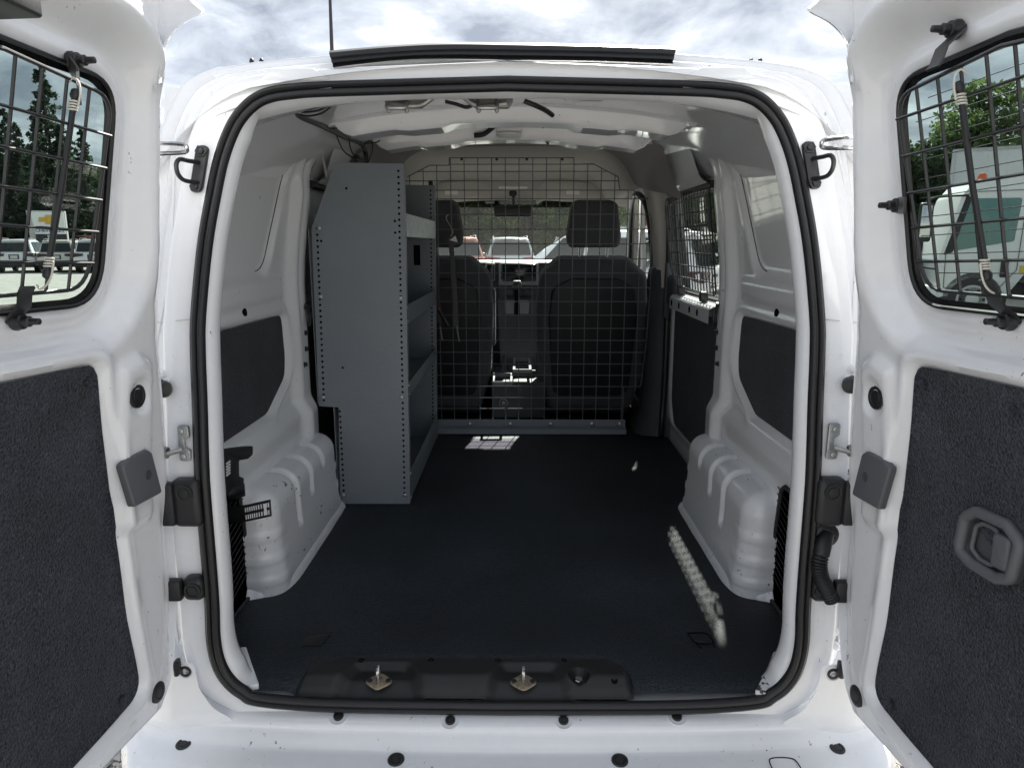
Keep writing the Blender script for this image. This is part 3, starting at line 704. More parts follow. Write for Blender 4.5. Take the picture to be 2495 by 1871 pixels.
# release handle on the right door
s = 1; H, u, v, n = dframe(s); lw = -.004 + float(dlean(.48))
ho = fillet([(.299, .458), (.306, .518), (.330, .537), (.392, .538), (.422, .520), (.412, .456), (.384, .445), (.330, .447)], .014, 5)
hi = fillet([(.313, .466), (.319, .513), (.336, .525), (.386, .526), (.408, .511), (.400, .466), (.378, .456), (.336, .457)], .012, 5)
hc = np.array([.361, .492])
def rg(p, t): return [H + u * q[0] + v * q[1] + n * (lw + t) for q in p]
mid_ = ho * .5 + hi * .5
hnd = MB().tube([H + u * q[0] + v * q[1] + n * (lw + .004) for q in mid_], .0085, 10, closed=True).build('release_handle', 'grey_plastic', DOORR, sharp=80)
MB().loft([rg(ho * 1.0, -.006), rg(ho * .99 + hc * .01, .001), rg(hi, .001), rg(hi * .95 + hc * .05, -.004), rg(hi * .02 + hc * .98, -.0045)]).build('handle_recess', 'dark_grey_trim', DOORR, sharp=50)
cup = fillet([(.326, .472), (.331, .508), (.344, .517), (.372, .517), (.372, .463), (.344, .463)], .010, 4)
MB().tube([H + u * q[0] + v * q[1] + n * (lw + .001) for q in cup], .0035, 8, closed=True).build('handle_cup', 'grey_plastic', DOORR, sharp=80)
bplate('handle_paddle', rrect(.032, .050, .008, 4, .385, .490), H + n * lw, u, v, n, -.006, .009, .006, 'grey_plastic', DOORR, 3)
# black latch box at the top of the left door
s = -1; H, u, v, n = dframe(s); lb = float(dlean(1.17))
bplate('latch_housing', rrect(.11, .036, .005, 3, .455, 1.188), H + n * lb, u, v, n, -.01, .045, .004, 'black_plastic', DOORL, 2)

# ================================================================== window guards on the doors
def woff(b): return .012 + .020 * (b - .85) / .27
def gpt(s, a, b): return dpt(s, a, b, woff(b) - .004)
def guard(s, label):
    root = empty('window_guard', (0, 0, 0), label, 'window guard', 'steel mesh guards on the rear door windows')
    fr = fillet([(.258, .846), (.545, .838), (.55, 1.112), (.44, 1.126), (.248, 1.116)], [.045, .03, .03, .03, .035], 6)
    MB().tube([gpt(s, *p) for p in fr], .0029, 8, closed=True).build('guard_frame', 'wire_black', root)
    fs = polysdf(fr)
    for i in range(8):
        a = .295 + .0425 * i if s < 0 else .290 + .0425 * i
        bs = np.linspace(.8, 1.15, 141); ins = bs[fs(np.stack([np.full(141, a), bs], 1)) < 0]
        if len(ins) < 5: continue
        MB().tube([gpt(s, a, ins[0] - .002), gpt(s, a, (ins[0] + ins[-1]) / 2), gpt(s, a, ins[-1] + .002)], .0022, 6).build('wire', 'wire_black', root)
    for b in ((1.064, 1.019, .974, .929, .884) if s < 0 else (1.085, 1.034, .983, .934, .886)):
        as_ = np.linspace(.2, .7, 201); ins = as_[fs(np.stack([as_, np.full(201, b)], 1)) < 0]
        H, u, v, n = dframe(s)
        MB().tube([gpt(s, ins[0] - .002, b) + n * .005, gpt(s, ins[-1] + .002, b) + n * .005], .0022, 6).build('wire', 'wire_black', root)
    # mounting tabs and bolts
    H, u, v, n = dframe(s)
    dob = DOORL if s < 0 else DOORR
    for bpx, tpx in ((((164, 149), (180, 222)), ((240, 557), (229, 557)), ((28, 783), (50, 716))) if s < 0 else (((2342, 73), (2292, 155)), ((2203, 501), (2214, 501)), ((2473, 783), (2425, 703)))):
        base = hit(dob, *bpx)[0]
        if base is None: continue
        base = base + n * .002; tipw = gpt(s, *duv(s, *tpx, lambda q: woff(q) - .004)) + n * .006
        dr = tipw - base; ln = np.linalg.norm(dr); side = u if abs(dr @ v) > abs(dr @ u) else v; thk = np.cross(side, dr / ln); thk = thk / np.linalg.norm(thk) * .0015; thk = thk if thk @ n > 0 else -thk
        w2 = .012; rows = []
        pts = [base - dr / ln * .016 + n * .0, base + n * .0 + dr / ln * .012, base * .45 + tipw * .55 + n * .007, tipw + n * .0, tipw + dr / ln * .016]
        for p in pts: rows.append([p - side * w2 - thk, p + side * w2 - thk, p + side * w2 + thk, p - side * w2 + thk])
        MB().loft(rows, True, True).build('mounting_tab', 'black_steel', root, sharp=30)
        lathe('mounting_bolt', base + n * .003, n, [(.013, 0), (.013, .004), (.0115, .006), (.011, .012), (.0075, .0135), (.0075, .022), (.005, .024), (.0045, .036), (.003, .037)], 'black_steel', root, 12)
    return root
GL = guard(-1, 'black wire mesh guard over the left rear door window'); GR = guard(1, 'black wire mesh guard over the right rear door window')
# elastic cords with wire hooks strung down the guards
def bungee(s, a0, b0, a1, b1, label):
    root = empty('bungee_cord', (0, 0, 0), label, 'bungee cord', 'bungee cords on the door guards'); H, u, v, n = dframe(s)
    A = gpt(s, a0, b0) + n * .011; B = gpt(s, a1, b1) + n * .011; d = (B - A) / np.linalg.norm(B - A)
    MB().tube([A, (A + B) / 2 + n * .002, B], .0038, 8).build('cord', 'rubber', root)
    for P, sg in ((A, -1), (B, 1)):
        mb = MB()
        for k in range(4): 
            c = P - d * sg * (.004 + .0036 * k); x = np.cross(d, n)
            mb.tube([c + .0050 * (x * math.cos(t) + n * math.sin(t)) for t in np.linspace(0, 2 * PI, 13)[:-1]], .0014, 5, closed=True)
        e = P + d * sg * .002
        mb.tube(catmull([P - d * sg * .01 + n * .007, P + d * sg * .006 + n * .007, P + d * sg * .020 + n * .003, P + d * sg * .027 - n * .006, P + d * sg * .021 - n * .012], 5), .0014, 6)
        mb.build('hook', 'cream_wire', root)
        lathe('cord_end', P + d * sg * .0, d * sg, [(.005, 0), (.0065, .004), (.005, .011), (.002, .013)], 'rubber', root, 10)
    return root
bungee(-1, .335, 1.095, .352, .875, 'black bungee cord with cream wire hooks on the left window guard')
bungee(1, .384, 1.09, .398, .872, 'black bungee cord with cream wire hooks on the right window guard')

# ================================================================== hardware on the D-pillars
for s in (-1, 1):
    xk = lambda px, mir: mir if s > 0 else px
    # lock loop
    c = hit(rear_frame, *((488, 413) if s < 0 else (1975, 404)))[0] + np.array([0, -.002, 0])
    bar = bplate('loop_plate', fillet([(-.012, -.044), (.012, -.044), (.012, .044), (-.012, .044)], .012, 5), c, (1, 0, 0), (-s * .18, .15, 1), (0, -1, .15), -.004, .006, .002, 'black_steel', VAN)
    lp = MB(); q = [c + np.array([s * -0, 0, 0])]
    for z_ in (.0,): pass
    c = hit(rear_frame, *((488, 413) if s < 0 else (1975, 404)))[0] + np.array([0, -.002, 0])
    o_ = np.array([s * .25, -1., .0]); o_ /= np.linalg.norm(o_)
    lp.tube([c + np.array([0, -.004, .012])] + list(catmull([c + np.array([0, -.006, .012]) + o_ * .03, c + np.array([0, -.006, .012]) + o_ * .05, c + np.array([0, -.006, .002]) + o_ * .06, c + np.array([0, -.006, -.014]) + o_ * .058, c + np.array([0, -.006, -.024]) + o_ * .045, c + np.array([0, -.006, -.026]) + o_ * .02], 4)) + [c + np.array([0, -.004, -.026])], .0042, 8)
    lp.build('lock_loop', 'black_steel', bar)
    for dz in (.033, -.033): lathe('bolt', c + np.array([-s * .18 * dz * 0 + (-s * .18) * dz, -.006 + .15 * dz, dz]), (0, -1, .1), [(.0115, 0), (.0115, .003), (.0075, .0035), (.0075, .008), (.006, .009)], 'black_steel', bar, 6)
    # chrome striker arm reaching to the door
    a = at(388 if s < 0 else 2062, 362 if s < 0 else 348, Y=-.01); b = at(447 if s < 0 else 2010, 362 if s < 0 else 351, Y=.03)
    MB().tube(catmull([a + np.array([s * .03, 0, .010]), a + np.array([0, 0, .009]), b + np.array([0, 0, .007]), b + np.array([-s * .006, 0, 0]), b + np.array([0, 0, -.007]), a + np.array([0, 0, -.009]), a + np.array([s * .03, 0, -.010])], 5), .004, 8).build('striker_arm', 'steel', VAN)
    # door check strap
    c = at(449 if s < 0 else 2028, 1079 if s < 0 else 1074, Y=.002)
    ck = bplate('check_bracket', fillet([(-.011, -.036), (.011, -.036), (.012, -.014), (.002, -.008), (.002, .006), (.012, .012), (.012, .036), (-.010, .036)], .006, 4), c, (1, 0, 0), (0, 0, 1), (0, -1, 0), -.002, .004, .0015, 'galvanised', VAN)
    for dz in (-.025, .026): lathe('bolt', c + np.array([0, -.004, dz]), (0, -1, 0), [(.009, 0), (.009, .002), (.006, .0025), (.006, .008), (.004, .009)], 'galvanised', ck, 8)
    arm = MB().tube([c + np.array([0, -.012, -.010]), c + np.array([s * .03, -.03, -.016]), c + np.array([s * .075, -.055, -.030])], .0055, 8)
    for k in range(4): arm.tube([c + np.array([s * (.022 + .004 * k), -.026, -.012]) + .010 * np.array([0, math.cos(t), math.sin(t)]) for t in np.linspace(0, 2 * PI, 11)[:-1]], .002, 5, closed=True)
    arm.build('check_arm', 'dim_steel', ck)
    # hinge covers
    for (px, py, w_, h_) in (((460, 1222, .055, .098) if s < 0 else (2020, 1220, .055, .098)), ((476, 1429, .040, .050) if s < 0 else (2000, 1432, .040, .050))):
        c = at(px, py, Y=-.012)
        hcov = rbox('hinge_cover', c + np.array([0, .0, 0]), (w_, .034, h_), .012, 'black_plastic', VAN, 4)
        cb_ = c + np.array([s * -.002, -.0182, h_ * .24 if h_ > .06 else 0]); lathe('hinge_bolt', cb_, (0, -1, 0), [(.0165, -.004), (.0165, .0012), (.0135, .0008), (.0125, -.004), (.009, -.004), (.0085, .001), (.005, .0015)], 'black_steel', hcov, 20)
        rbox('hinge_arm', c + np.array([s * .055, -.012, 0]), (.07, .022, h_ * .9), .006, 'black_plastic', hcov, 2)
    # white capped fixing bolts by the hinges
    for px, py in (((398, 915), (410, 926), (448, 1520), (450, 1560)) if s < 0 else ((2075, 900), (2064, 920), (2030, 1535), (2034, 1572))):
        c = at(px, py, Y=.03); lathe('fixing_bolt', c, (0, -1, 0), [(.010, -.004), (.010, .003), (.0065, .004), (.0062, .011), (.0045, .012)], 'white_paint', VAN, 8)
    # rubber door stop
    c = at(398 if s < 0 else 2073, 948 if s < 0 else 938, Y=.01); lathe('door_stop', c, (-s * .5, -1, 0), [(.016, -.02), (.016, .008), (.013, .014), (.006, .016)], 'rubber', VAN, 18)
    c = at(432 if s < 0 else 2048, 1625 if s < 0 else 1630, Y=-.03); rbox('lower_stop', c, (.010, .02, .034), .004, 'rubber', VAN, 2)
# corrugated cable hose, right
A = [at(px, py, Y=y) for px, py, y in ((2012, 1300, .0), (2004, 1335, -.022), (1996, 1375, -.028), (2000, 1405, -.03), (2012, 1432, -.03), (2028, 1462, -.03))]
hp = catmull(A, 16); rr = [.016 if i < 22 else .0145 + .0022 * math.sin(i * 2.1) for i in range(len(hp))]; rr[0] = .02
hose = MB().tube(hp, rr, 14).build('cable_hose', 'rubber', VAN, sharp=80)
lathe('hose_grommet', A[0] + np.array([0, .004, 0]), (0, -1, .1), [(.030, -.006), (.030, .003), (.024, .009), (.018, .012)], 'rubber', hose, 22)
# jack bracket with slotted strap, left quarter
bx = -.655
def jp(px, py, X): return at(px, py, X=X)
br = [jp(534, 1098, -.64), jp(612, 1086, -.64), jp(611, 1108, -.64), jp(600, 1118, -.64), jp(577, 1122, -.64), jp(578, 1160, -.64), jp(590, 1164, -.64), jp(588, 1180, -.64), jp(560, 1190, -.64), jp(534, 1195, -.64)]
pol = fillet([(p[1], p[2]) for p in br], .006, 3)
jb = bplate('jack_bracket', pol, (-.64, 0, 0), (0, 1, 0), (0, 0, 1), (1, 0, 0), -.02, .006, .003, 'black_plastic', VAN)
cl = MB()
for k in range(5):
    p = jp(556, 1126 + k * 7, -.633); cl.box((p[0], p[1] - .012, p[2] - .002), (p[0] + .002, p[1] + .008, p[2] + .002))
cl.build('bracket_slot', 'scuffed_paint', jb)
def strap(pts, hw, name):
    rows = []
    for p in pts: rows.append([np.array(p) + np.array([0, 0, hw]), np.array(p) - np.array([0, 0, hw])])
    V = MB().loft(rows, False).build(name, 'black_plastic', VAN, sharp=0)
    md = V.modifiers.new('s', 'SOLIDIFY'); md.thickness = .004
    return V
P0 = [(-.68, .25, .80), at(548, 1254, Y=.30), at(590, 1251, Y=.29), at(625, 1244, Y=.285), at(661, 1236, Y=.285)]
jstr = strap(catmull(P0, 5), .021, 'jack_strap')
sl = MB(); Pm = catmull(P0, 20)
for i in range(46, 78, 3):
    for dz in (-.0095, .0095):
        p = Pm[min(i, len(Pm) - 1)]; sl.box((p[0] - .0014, p[1] - .0052, p[2] + dz - .0055), (p[0] + .0014, p[1] - .0028, p[2] + dz + .0055))
p = at(648, 1239, Y=.285); sl.box((p[0] - .003, p[1] - .0052, p[2] - .014), (p[0] + .003, p[1] - .0028, p[2] + .014))
sl.build('strap_slot', 'scuffed_paint', jstr)
strap(catmull([(-.69, .25, .845), at(545, 1205, Y=.31), at(570, 1200, Y=.33), at(594, 1192, Y=.36)], 5), .017, 'jack_strap_tail')
# ================================================================== CEILING
def zr(Y): return float(np.interp(Y, [.10, .30, .6, 1.0, 1.4, 2.0, 2.6, 2.8], [1.785, 1.806, 1.83, 1.852, 1.868, 1.885, 1.865, 1.83]))
def croof(x, Y):
    a = abs(x); d = .045 * (a / .5) ** 2 if a < .5 else .045 + (a - .5) * .35 + 2.2 * (a - .5) ** 2
    return zr(Y) - d
XS = np.linspace(-.70, .70, 41)
MB().loft([[(x, Y, croof(x, Y)) for x in XS] for Y in (.10, .3, .6, .9, 1.2, 1.5)], False).build('roof_lining', 'white_paint', VAN)
def bow(Y0, Y1, xw, dz, name='roof_bow'):
    rs = []
    for x in np.linspace(-xw, xw, 45):
        e_ = sstep(xw - abs(x), 0, .07); sc = .008 * (sstep(abs(x), .17, .2) - sstep(abs(x), .30, .33))
        rs.append([(x, Y, croof(x, (Y0 + Y1) / 2) - h) for Y, h in ((Y0 - .025 * e_, .004), (Y0 - .004, .007), (Y0, .010), (Y0 + .006, dz * e_ * .93 + .002 + sc), (Y0 + .010, dz * e_ + .004 + sc), (Y1 - .014 + sc, dz * e_ + .004 + sc), (Y1 - .008, dz * e_ * .9 + .004), (Y1, .009), (Y1 + .03 * e_, .006))])
    return MB().loft(rs, False).build(name, 'white_paint', VAN, sharp=30)
bow(.80, .92, .53, .046); bow(1.25, 1.36, .51, .052)
rs = []
for x in np.linspace(-.56, .56, 40):
    dz = .05 * (x / .56) ** 4 + .008 * (x / .5) ** 2; sc = .012 * (sstep(abs(x), .12, .14) - sstep(abs(x), .26, .28))
    rs.append([(x, .10, 1.752 - dz), (x, .125, 1.738 - dz), (x, .17, 1.735 - dz), (x, .18, 1.741 - dz), (x, .285, 1.757 - dz), (x, .30 + sc, 1.765 - dz), (x, .305 + sc, 1.80 - dz), (x, .34 + sc, 1.802 - dz)])
hdr = MB().loft(rs, False).build('rear_header', 'white_paint', VAN, sharp=30)
# latch brackets hanging from the header
for k, (cx, sg) in enumerate(((1005, 1), (1182, -1))):
    c = at(cx, 240, Y=.33); w_ = .062
    prof = [(-w_, .022), (w_, .022), (w_, .008), (.02, -.022), (-.052, -.022), (-w_, -.008)]
    if sg < 0: prof = [(-a, b) for a, b in prof]
    bk = bplate('latch_bracket', fillet(prof, .007, 4), c, (1, 0, 0), (0, .25, 1), (0, -1, .25), -.004, .006, .003, 'dim_steel', VAN)
    MB().tube([c + np.array([sg * a, -.008, b]) for a, b in catmull([(-.048, -.012), (.018, -.016), (.055, .012)], 4)], .006, 8).build('bracket_rib', 'dim_steel', bk)
    hx = -.028 if sg > 0 else .010
    MB().tube(catmull([c + np.array([hx - .004 + a, b, cz]) for a, b, cz in ((-.02, -.006, -.004), (-.02, -.03, -.024), (0, -.034, -.026), (.02, -.03, -.024), (.02, -.006, -.004))], 5), .0045, 8).build('striker', 'galvanised', bk)
    for dx in (-.024, .016): lathe('stud', c + np.array([hx + dx, -.006, -.014]), (0, -.2, -1), [(.006, -.012), (.006, .012), (.003, .018)], 'dim_steel', bk, 10)
p = at(1425, 235, Y=.28); rbox('header_bracket', p, (.085, .03, .018), .004, 'white_paint', VAN, 2)
lathe('slot', p + np.array([.01, -.016, 0]), (0, -1, 0), [(.007, 0), (.006, .001), (.001, .001)], 'hole_black', VAN, 12)
# roof lamp
p = at(1240, 305, Y=1.21); rbox('lamp_bracket', p, (.085, .03, .045), .004, 'white_paint', VAN, 2)
q = at(1240, 331, Y=1.21); ld = lathe('roof_lamp', q + np.array([0, 0, .006]), (0, 0, -1), [(.045, 0), (.045, .006), (.038, .013), (.01, .017)], 'white_lens', VAN, 24)
# cables
def cable(pts, r=.003, mt='rubber', parent=None, nm='cable'):
    return MB().tube(catmull(pts, 6), r, 6).build(nm, mt, parent or VAN)
har = cable([at(px, py, Y=y) for px, py, y in ((716, 270, .50), (735, 285, .58), (770, 300, .70), (808, 318, .85), (845, 336, 1.0), (880, 350, 1.12), (890, 372, 1.16), (893, 396, 1.12))], .0085, nm='wiring_harness')
rng = random.Random(4)
for pts in ([(717, 268, .5), (740, 274, .5), (775, 270, .48), (800, 258, .45)], [(728, 280, .55), (755, 283, .52), (785, 276, .5), (806, 260, .46)],
            [(803, 315, .8), (840, 312, .82), (900, 320, .85), (960, 312, .9), (1010, 298, .95)], [(992, 338, 1.3), (1030, 349, 1.3), (1090, 349, 1.3), (1140, 331, 1.3)],
            [(818, 324, .9), (835, 365, 1.0), (860, 385, 1.05), (885, 395, 1.1)], [(850, 340, 1.0), (858, 372, 1.05), (880, 388, 1.08), (893, 393, 1.1)], [(885, 350, 1.1), (905, 345, 1.1), (908, 365, 1.1), (898, 395, 1.1)],
            [(884, 372, 1.1), (890, 352, 1.1), (915, 348, 1.1), (925, 343, 1.12)]):
    cable([at(*q[:2], Y=q[2]) for q in pts], .0024, parent=har)
for pts, r in (([(1278, 247, .45), (1305, 258, .46), (1330, 270, .48), (1347, 282, .5)], .006), ([(1287, 282, .9), (1305, 294, .9), (1325, 312, .9)], .004), ([(1297, 326, 1.3), (1318, 337, 1.3), (1337, 352, 1.3)], .004), ([(1155, 331, 1.22), (1180, 327, 1.22), (1205, 307, 1.22)], .009), ([(1085, 248, .6), (1110, 254, .6), (1135, 262, .6), (1150, 258, .6)], .005)):
    cable([at(*q[:2], Y=q[2]) for q in pts], r)
# side rails over the sliding doors
for s in (-1, 1):
    rl = []
    for Y in (1.12, 1.3, 1.5, 1.62, 1.68, 1.71, 1.722):
        k = float(np.interp(Y, [1.6, 1.68, 1.71, 1.722], [1, .95, .7, .2]))
        rl.append([(s * (.67 + (x - .67) * k), Y, 1.74 + (z - 1.74) * k) for x, z in ((.70, 1.70), (.685, 1.665), (.655, 1.652 + .0), (.632, 1.668), (.616 , 1.70), (.600 , 1.745), (.575, 1.79), (.60, 1.83))])
    MB().loft(rl, False, False).build('cant_rail', 'white_paint', VAN, sharp=50)
    MB().tube(catmull([(s * .68, 1.13, 1.648), (s * .69, 1.5, 1.652), (s * .70, 1.8, 1.645), (s * .705, 1.94, 1.62), (s * .712, 1.955, 1.5), (s * .722, 1.97, 1.2), (s * .724, 1.97, .8), (s * .715, 1.95, .62), (s * .70, 1.88, .555)], 8), .014, 10).build('sliding_door_seal', 'rubber', VAN)
# grey headliner bulkhead with its arch
arch = [(1200, 358), (1330, 358), (1433, 360), (1471, 367), (1500, 383), (1520, 405), (1539, 438), (1552, 455), (1570, 461)]
A3 = [at(px, py, Y=1.72) for px, py in arch]; hx = [abs(p[0] - 0.0) for p in A3]; hz = [p[2] for p in A3]
hp = catmull([(0.0, hz[0] + .002)] + [(a, b) for a, b in zip(hx[1:], hz[1:])], 5)
inner = [(-a, b) for a, b in hp[::-1]] + [(a, b) for a, b in hp[1:]]
no = len(inner); rr = []
for i, (a, b) in enumerate(inner):
    t = i / (no - 1) * 2 - 1; xo = t * .63; zo = croof(xo, 1.38) - .012
    zo = zo - .11 * sstep(abs(t), .86, 1.0)
    rr.append([(xo * .99, 1.36, zo + .012), (xo, 1.39, zo - .004), (xo * .6 + a * .4, 1.50, zo * .6 + b * .4 - .006 * (1 - abs(t))), (xo * .15 + a * .85, 1.66, zo * .12 + b * .88 - .004), (a, 1.70, b - .002), (a * .998, 1.715, b + .002), (a * 1.0, 1.725, b + .012)])
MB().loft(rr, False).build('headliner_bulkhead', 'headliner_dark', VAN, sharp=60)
rr = []
for i, (a, b) in enumerate(inner):
    rr.append([(a * 1.0, 1.722, b + .008), (a * 1.005, 1.74, b + .014), (a * 1.03, 1.9, b + .022 - .004 * abs(a)), (a * 1.06, 2.2, b + .030), (a * 1.07, 2.6, b + .014), (a * 1.07, 2.84, b - .022), (a * 1.06, 2.95, b - .05)])
MB().loft(rr, False).build('cab_headliner', 'headliner', VAN, sharp=60)

# ================================================================== SLIDING DOORS
for s in (-1, 1):
    def sw(P):
        y, z = P[:, 0], P[:, 1]; w = .035 * sstep(z, 1.27, 1.23) + .0 * y
        w += .012 * sstep(polysdf(wl_r)(P), .05, .02) * 0
        w -= .012 * sstep(-polysdf(fillet([(1.16, .62), (1.84, .62), (1.92, .72), (1.93, 1.19), (1.16, 1.19)], .04))(P), -.008, .008)
        w -= .02 * sstep(z, .64, .58)
        return w
    smap = lambda y, z, w, s=s: np.stack([s * (.775 - .055 * sstep(z, 1.2, 1.8) - w), y, z], 1)
    sdoor = panel('sliding_door', (1.13, 1.99, .50, 1.72), .014, None, [polysdf(wl_r)] if s > 0 else [], sw, smap, 'white_paint', VAN, flip=(s > 0), sharp=60)
    panel('carpet_panel', (1.16, 1.93, .60, 1.20), .03, polysdf(fillet([(1.165, .63), (1.835, .63), (1.91, .73), (1.92, 1.18), (1.165, 1.18)], .04)), [], lambda P: sw(P) + .005, smap, 'carpet', sdoor, flip=(s > 0))
    if s > 0:
        panel('window_glass', (1.15, 2.0, 1.2, 1.7), .05, polysdf(wl_r), [], lambda P: P[:, 0] * 0 - .02, smap, 'side_glass', sdoor, flip=True)
        X = smap(wl_r[:, 0], wl_r[:, 1], np.full(len(wl_r), .002)); MB().tube(X, .008, 7, closed=True).build('window_seal', 'rubber', sdoor)
        # plated ledge with slots under the window
        lg = MB(); lg.loft([[(s * .745, y, 1.235), (s * .700, y, 1.232), (s * .690, y, 1.222), (s * .690, y, 1.175)] for y in (1.14, 1.5, 1.72, 1.78)], False).build('window_ledge', 'white_paint', sdoor, sharp=40)
        for y in (1.30, 1.42, 1.60, 1.74): lathe('slot', (s * .690, y, 1.20), (-s, 0, 0), [(.014, 0), (.013, .0012), (.002, .0012)], 'hole_black', sdoor, 14)
        rbox('armrest', (s * .735, 1.90, 1.24), (.05, .15, .14), .02, 'dark_grey_trim', sdoor, 3)
        rbox('door_pull', (s * .715, 1.955, 1.24), (.03, .03, .26), .01, 'dark_grey_trim', sdoor, 3)
# guard over the sliding-door window
root = empty('window_guard', (0, 0, 0), 'black wire mesh guard over the right side door window', 'window guard')
gx_ = lambda y, z: np.array([.722 - .055 * float(sstep(np.array(z), 1.2, 1.8)) - .018 * math.sin((y - 1.15) / .8 * PI) * 0, y, z])
fr = fillet([(1.17, 1.27), (1.80, 1.27), (1.905, 1.36), (1.905, 1.60), (1.86, 1.645), (1.17, 1.665)], [.02, .05, .05, .03, .02, .02])
MB().tube([gx_(*p) for p in fr], .0034, 7, closed=True).build('guard_frame', 'wire_black', root); fs = polysdf(fr)
for i in range(17):
    y = 1.20 + i * .043; zs = np.linspace(1.2, 1.7, 101); ins = zs[fs(np.stack([np.full(101, y), zs], 1)) < 0]
    if len(ins) > 3: MB().tube([gx_(y, ins[0]), gx_(y, ins[-1])], .0026, 6).build('wire', 'wire_black', root)
for z in (1.315, 1.365, 1.415, 1.465, 1.515, 1.565, 1.615):
    ys = np.linspace(1.1, 2, 181); ins = ys[fs(np.stack([ys, np.full(181, z)], 1)) < 0]
    MB().tube([gx_(ins[0], z) + np.array([-.005, 0, 0]), gx_(ins[-1], z) + np.array([-.005, 0, 0])], .0026, 6).build('wire', 'wire_black', root)
for y, z in ((1.80, 1.675), (1.40, 1.69), (1.72, 1.255), (1.35, 1.255)): rbox('clamp', gx_(y, z) + np.array([.004, 0, 0]), (.03, .035, .04), .006, 'black_steel', root, 2)

# ================================================================== B-PILLARS
for s in (-1, 1):
    rl = []
    for z, x, y0, y1, d in ((.535, .60, 1.98, 2.25, .03), (.62, .635, 1.99, 2.22, .03), (.8, .655, 2.0, 2.2, .035), (1.1, .66, 2.0, 2.19, .035), (1.27, .655, 2.0, 2.19, .035), (1.33, .66, 2.0, 2.18, .03), (1.36, .70, 2.0, 2.17, .02)):
        rl.append([(s * .76, y0 - .02, z), (s * (x + d), y0, z), (s * x, y0 + .05, z), (s * x, y1 - .03, z), (s * (x + d), y1, z), (s * .80, y1 + .02, z)])
    MB().loft(rl, False).build('pillar_trim_lower', 'dark_grey_trim', VAN, sharp=60)
    rl = [[(s * .76, 1.98, z), (s * (x + .02), 1.99, z), (s * x, 2.03, z), (s * x, 2.12, z), (s * (x + .03), 2.16, z), (s * .80, 2.18, z)] for z, x in ((1.25, .68), (1.4, .672), (1.55, .652), (1.66, .628), (1.74, .60), (1.80, .55))]
    MB().loft(rl, False).build('pillar_trim_upper', 'headliner', VAN, sharp=60)
    MB().tube(catmull([(s * .70, 2.20, 1.12), (s * .69, 2.22, 1.4), (s * .66, 2.24, 1.62), (s * .63, 2.4, 1.70), (s * .66, 2.7, 1.62), (s * .70, 2.95, 1.35), (s * .73, 3.1, 1.15)], 6), .016, 8).build('front_door_seal', 'rubber', VAN)
    panel('front_door_glass', (2.2, 3.2, 1.1, 1.68), .08, polysdf(wl_f), [], lambda P: P[:, 0] * 0 - .02, side_map(s), 'side_glass', VAN)
    MB().loft([[(s * .76, y, 1.14), (s * .69, y, 1.14), (s * .68, y, 1.10), (s * .70, y, .6)] for y in (2.2, 2.8, 3.3)], False).build('front_door_trim', 'dark_grey_trim', VAN)
mr = rbox('door_mirror', (.93, 2.98, 1.28), (.16, .10, .2), .035, 'black_plastic', VAN, 3)
mr = rbox('door_mirror', (-.93, 2.98, 1.28), (.16, .10, .2), .035, 'black_plastic', VAN, 3)

# ================================================================== CAB
# windshield with a tinted band
ws = lambda y, z, hw: [(-hw * 1, y - .07, z - .0), (-hw * .6, y - .015, z + .0), (0, y, z), (hw * .6, y - .015, z), (hw, y - .07, z)]
MB().loft([ws(3.55, 1.15, .79), ws(3.30, 1.42, .74), ws(3.08, 1.668, .69)], False).build('windshield', 'windshield_glass', VAN)
MB().loft([ws(3.08, 1.668, .69), ws(3.02, 1.735, .675), ws(2.94, 1.825, .65)], False).build('windshield_band', 'band_glass', VAN)
# dashboard
dz_ = at(1250, 632, Y=3.02)[2]
dsh = []
for x in np.linspace(-.74, .74, 31):
    k = .02 * (x / .74) ** 2; bmp = .0
    dsh.append([(x, 3.60, 1.14), (x, 3.35, dz_ - .03 - k), (x, 3.12, dz_ - .004 - k), (x, 3.03, dz_ - .002 - k), (x, 3.005, dz_ - .02 - k), (x, 3.00, dz_ - .07), (x, 3.02, dz_ - .20), (x, 3.06, dz_ - .34), (x, 3.12, .75), (x, 3.2, .5)])
dash = MB().loft(dsh, False).build('dashboard', 'dash_plastic', VAN, sharp=45)
def onY(px, py, Y): return at(px, py, Y=Y)
c = onY(1257, 675, 2.97); 
a = onY(1215, 640, 2.98); b = onY(1312, 690, 2.98); cx = (a[0] + b[0]) / 2; cz = (a[2] + b[2]) / 2
cs = rbox('centre_stack', (cx, 2.99, cz - .01), (b[0] - a[0], .05, a[2] - b[2] + .02), .015, 'dash_silver', dash, 3)
rbox('radio', (cx, 2.968, cz + .002), ((b[0] - a[0]) * .88, .02, (a[2] - b[2]) * .86), .006, 'screen', dash, 2)
rbox('display', (cx + .018, 2.9565, cz + .006), ((b[0] - a[0]) * .6, .006, (a[2] - b[2]) * .6), .003, 'screen', dash, 2)
for k in range(6): rbox('button', (a[0] + .018, 2.956, a[2] - .018 - k * .011), (.012, .005, .005), .001, 'dash_silver', dash, 1)
lathe('knob', (a[0] + .018, 2.956, b[2] + .016), (0, -1, 0), [(.009, 0), (.008, .01), (.002, .011)], 'dash_silver', dash, 14)
rbox('air_vent', (a[0] - .052, 2.985, cz + .005), (.06, .03, .11), .01, 'dash_silver', dash, 3); rbox('vent_core', (a[0] - .05, 2.968, cz + .005), (.042, .012, .09), .006, 'screen', dash, 2)
for dx in (-.055, 0.0, .055): lathe('climate_knob', (cx + dx, 2.955, cz - .115), (0, -1, 0), [(.024, 0), (.022, .015), (.015, .018), (.002, .018)], 'dash_plastic', dash, 20)
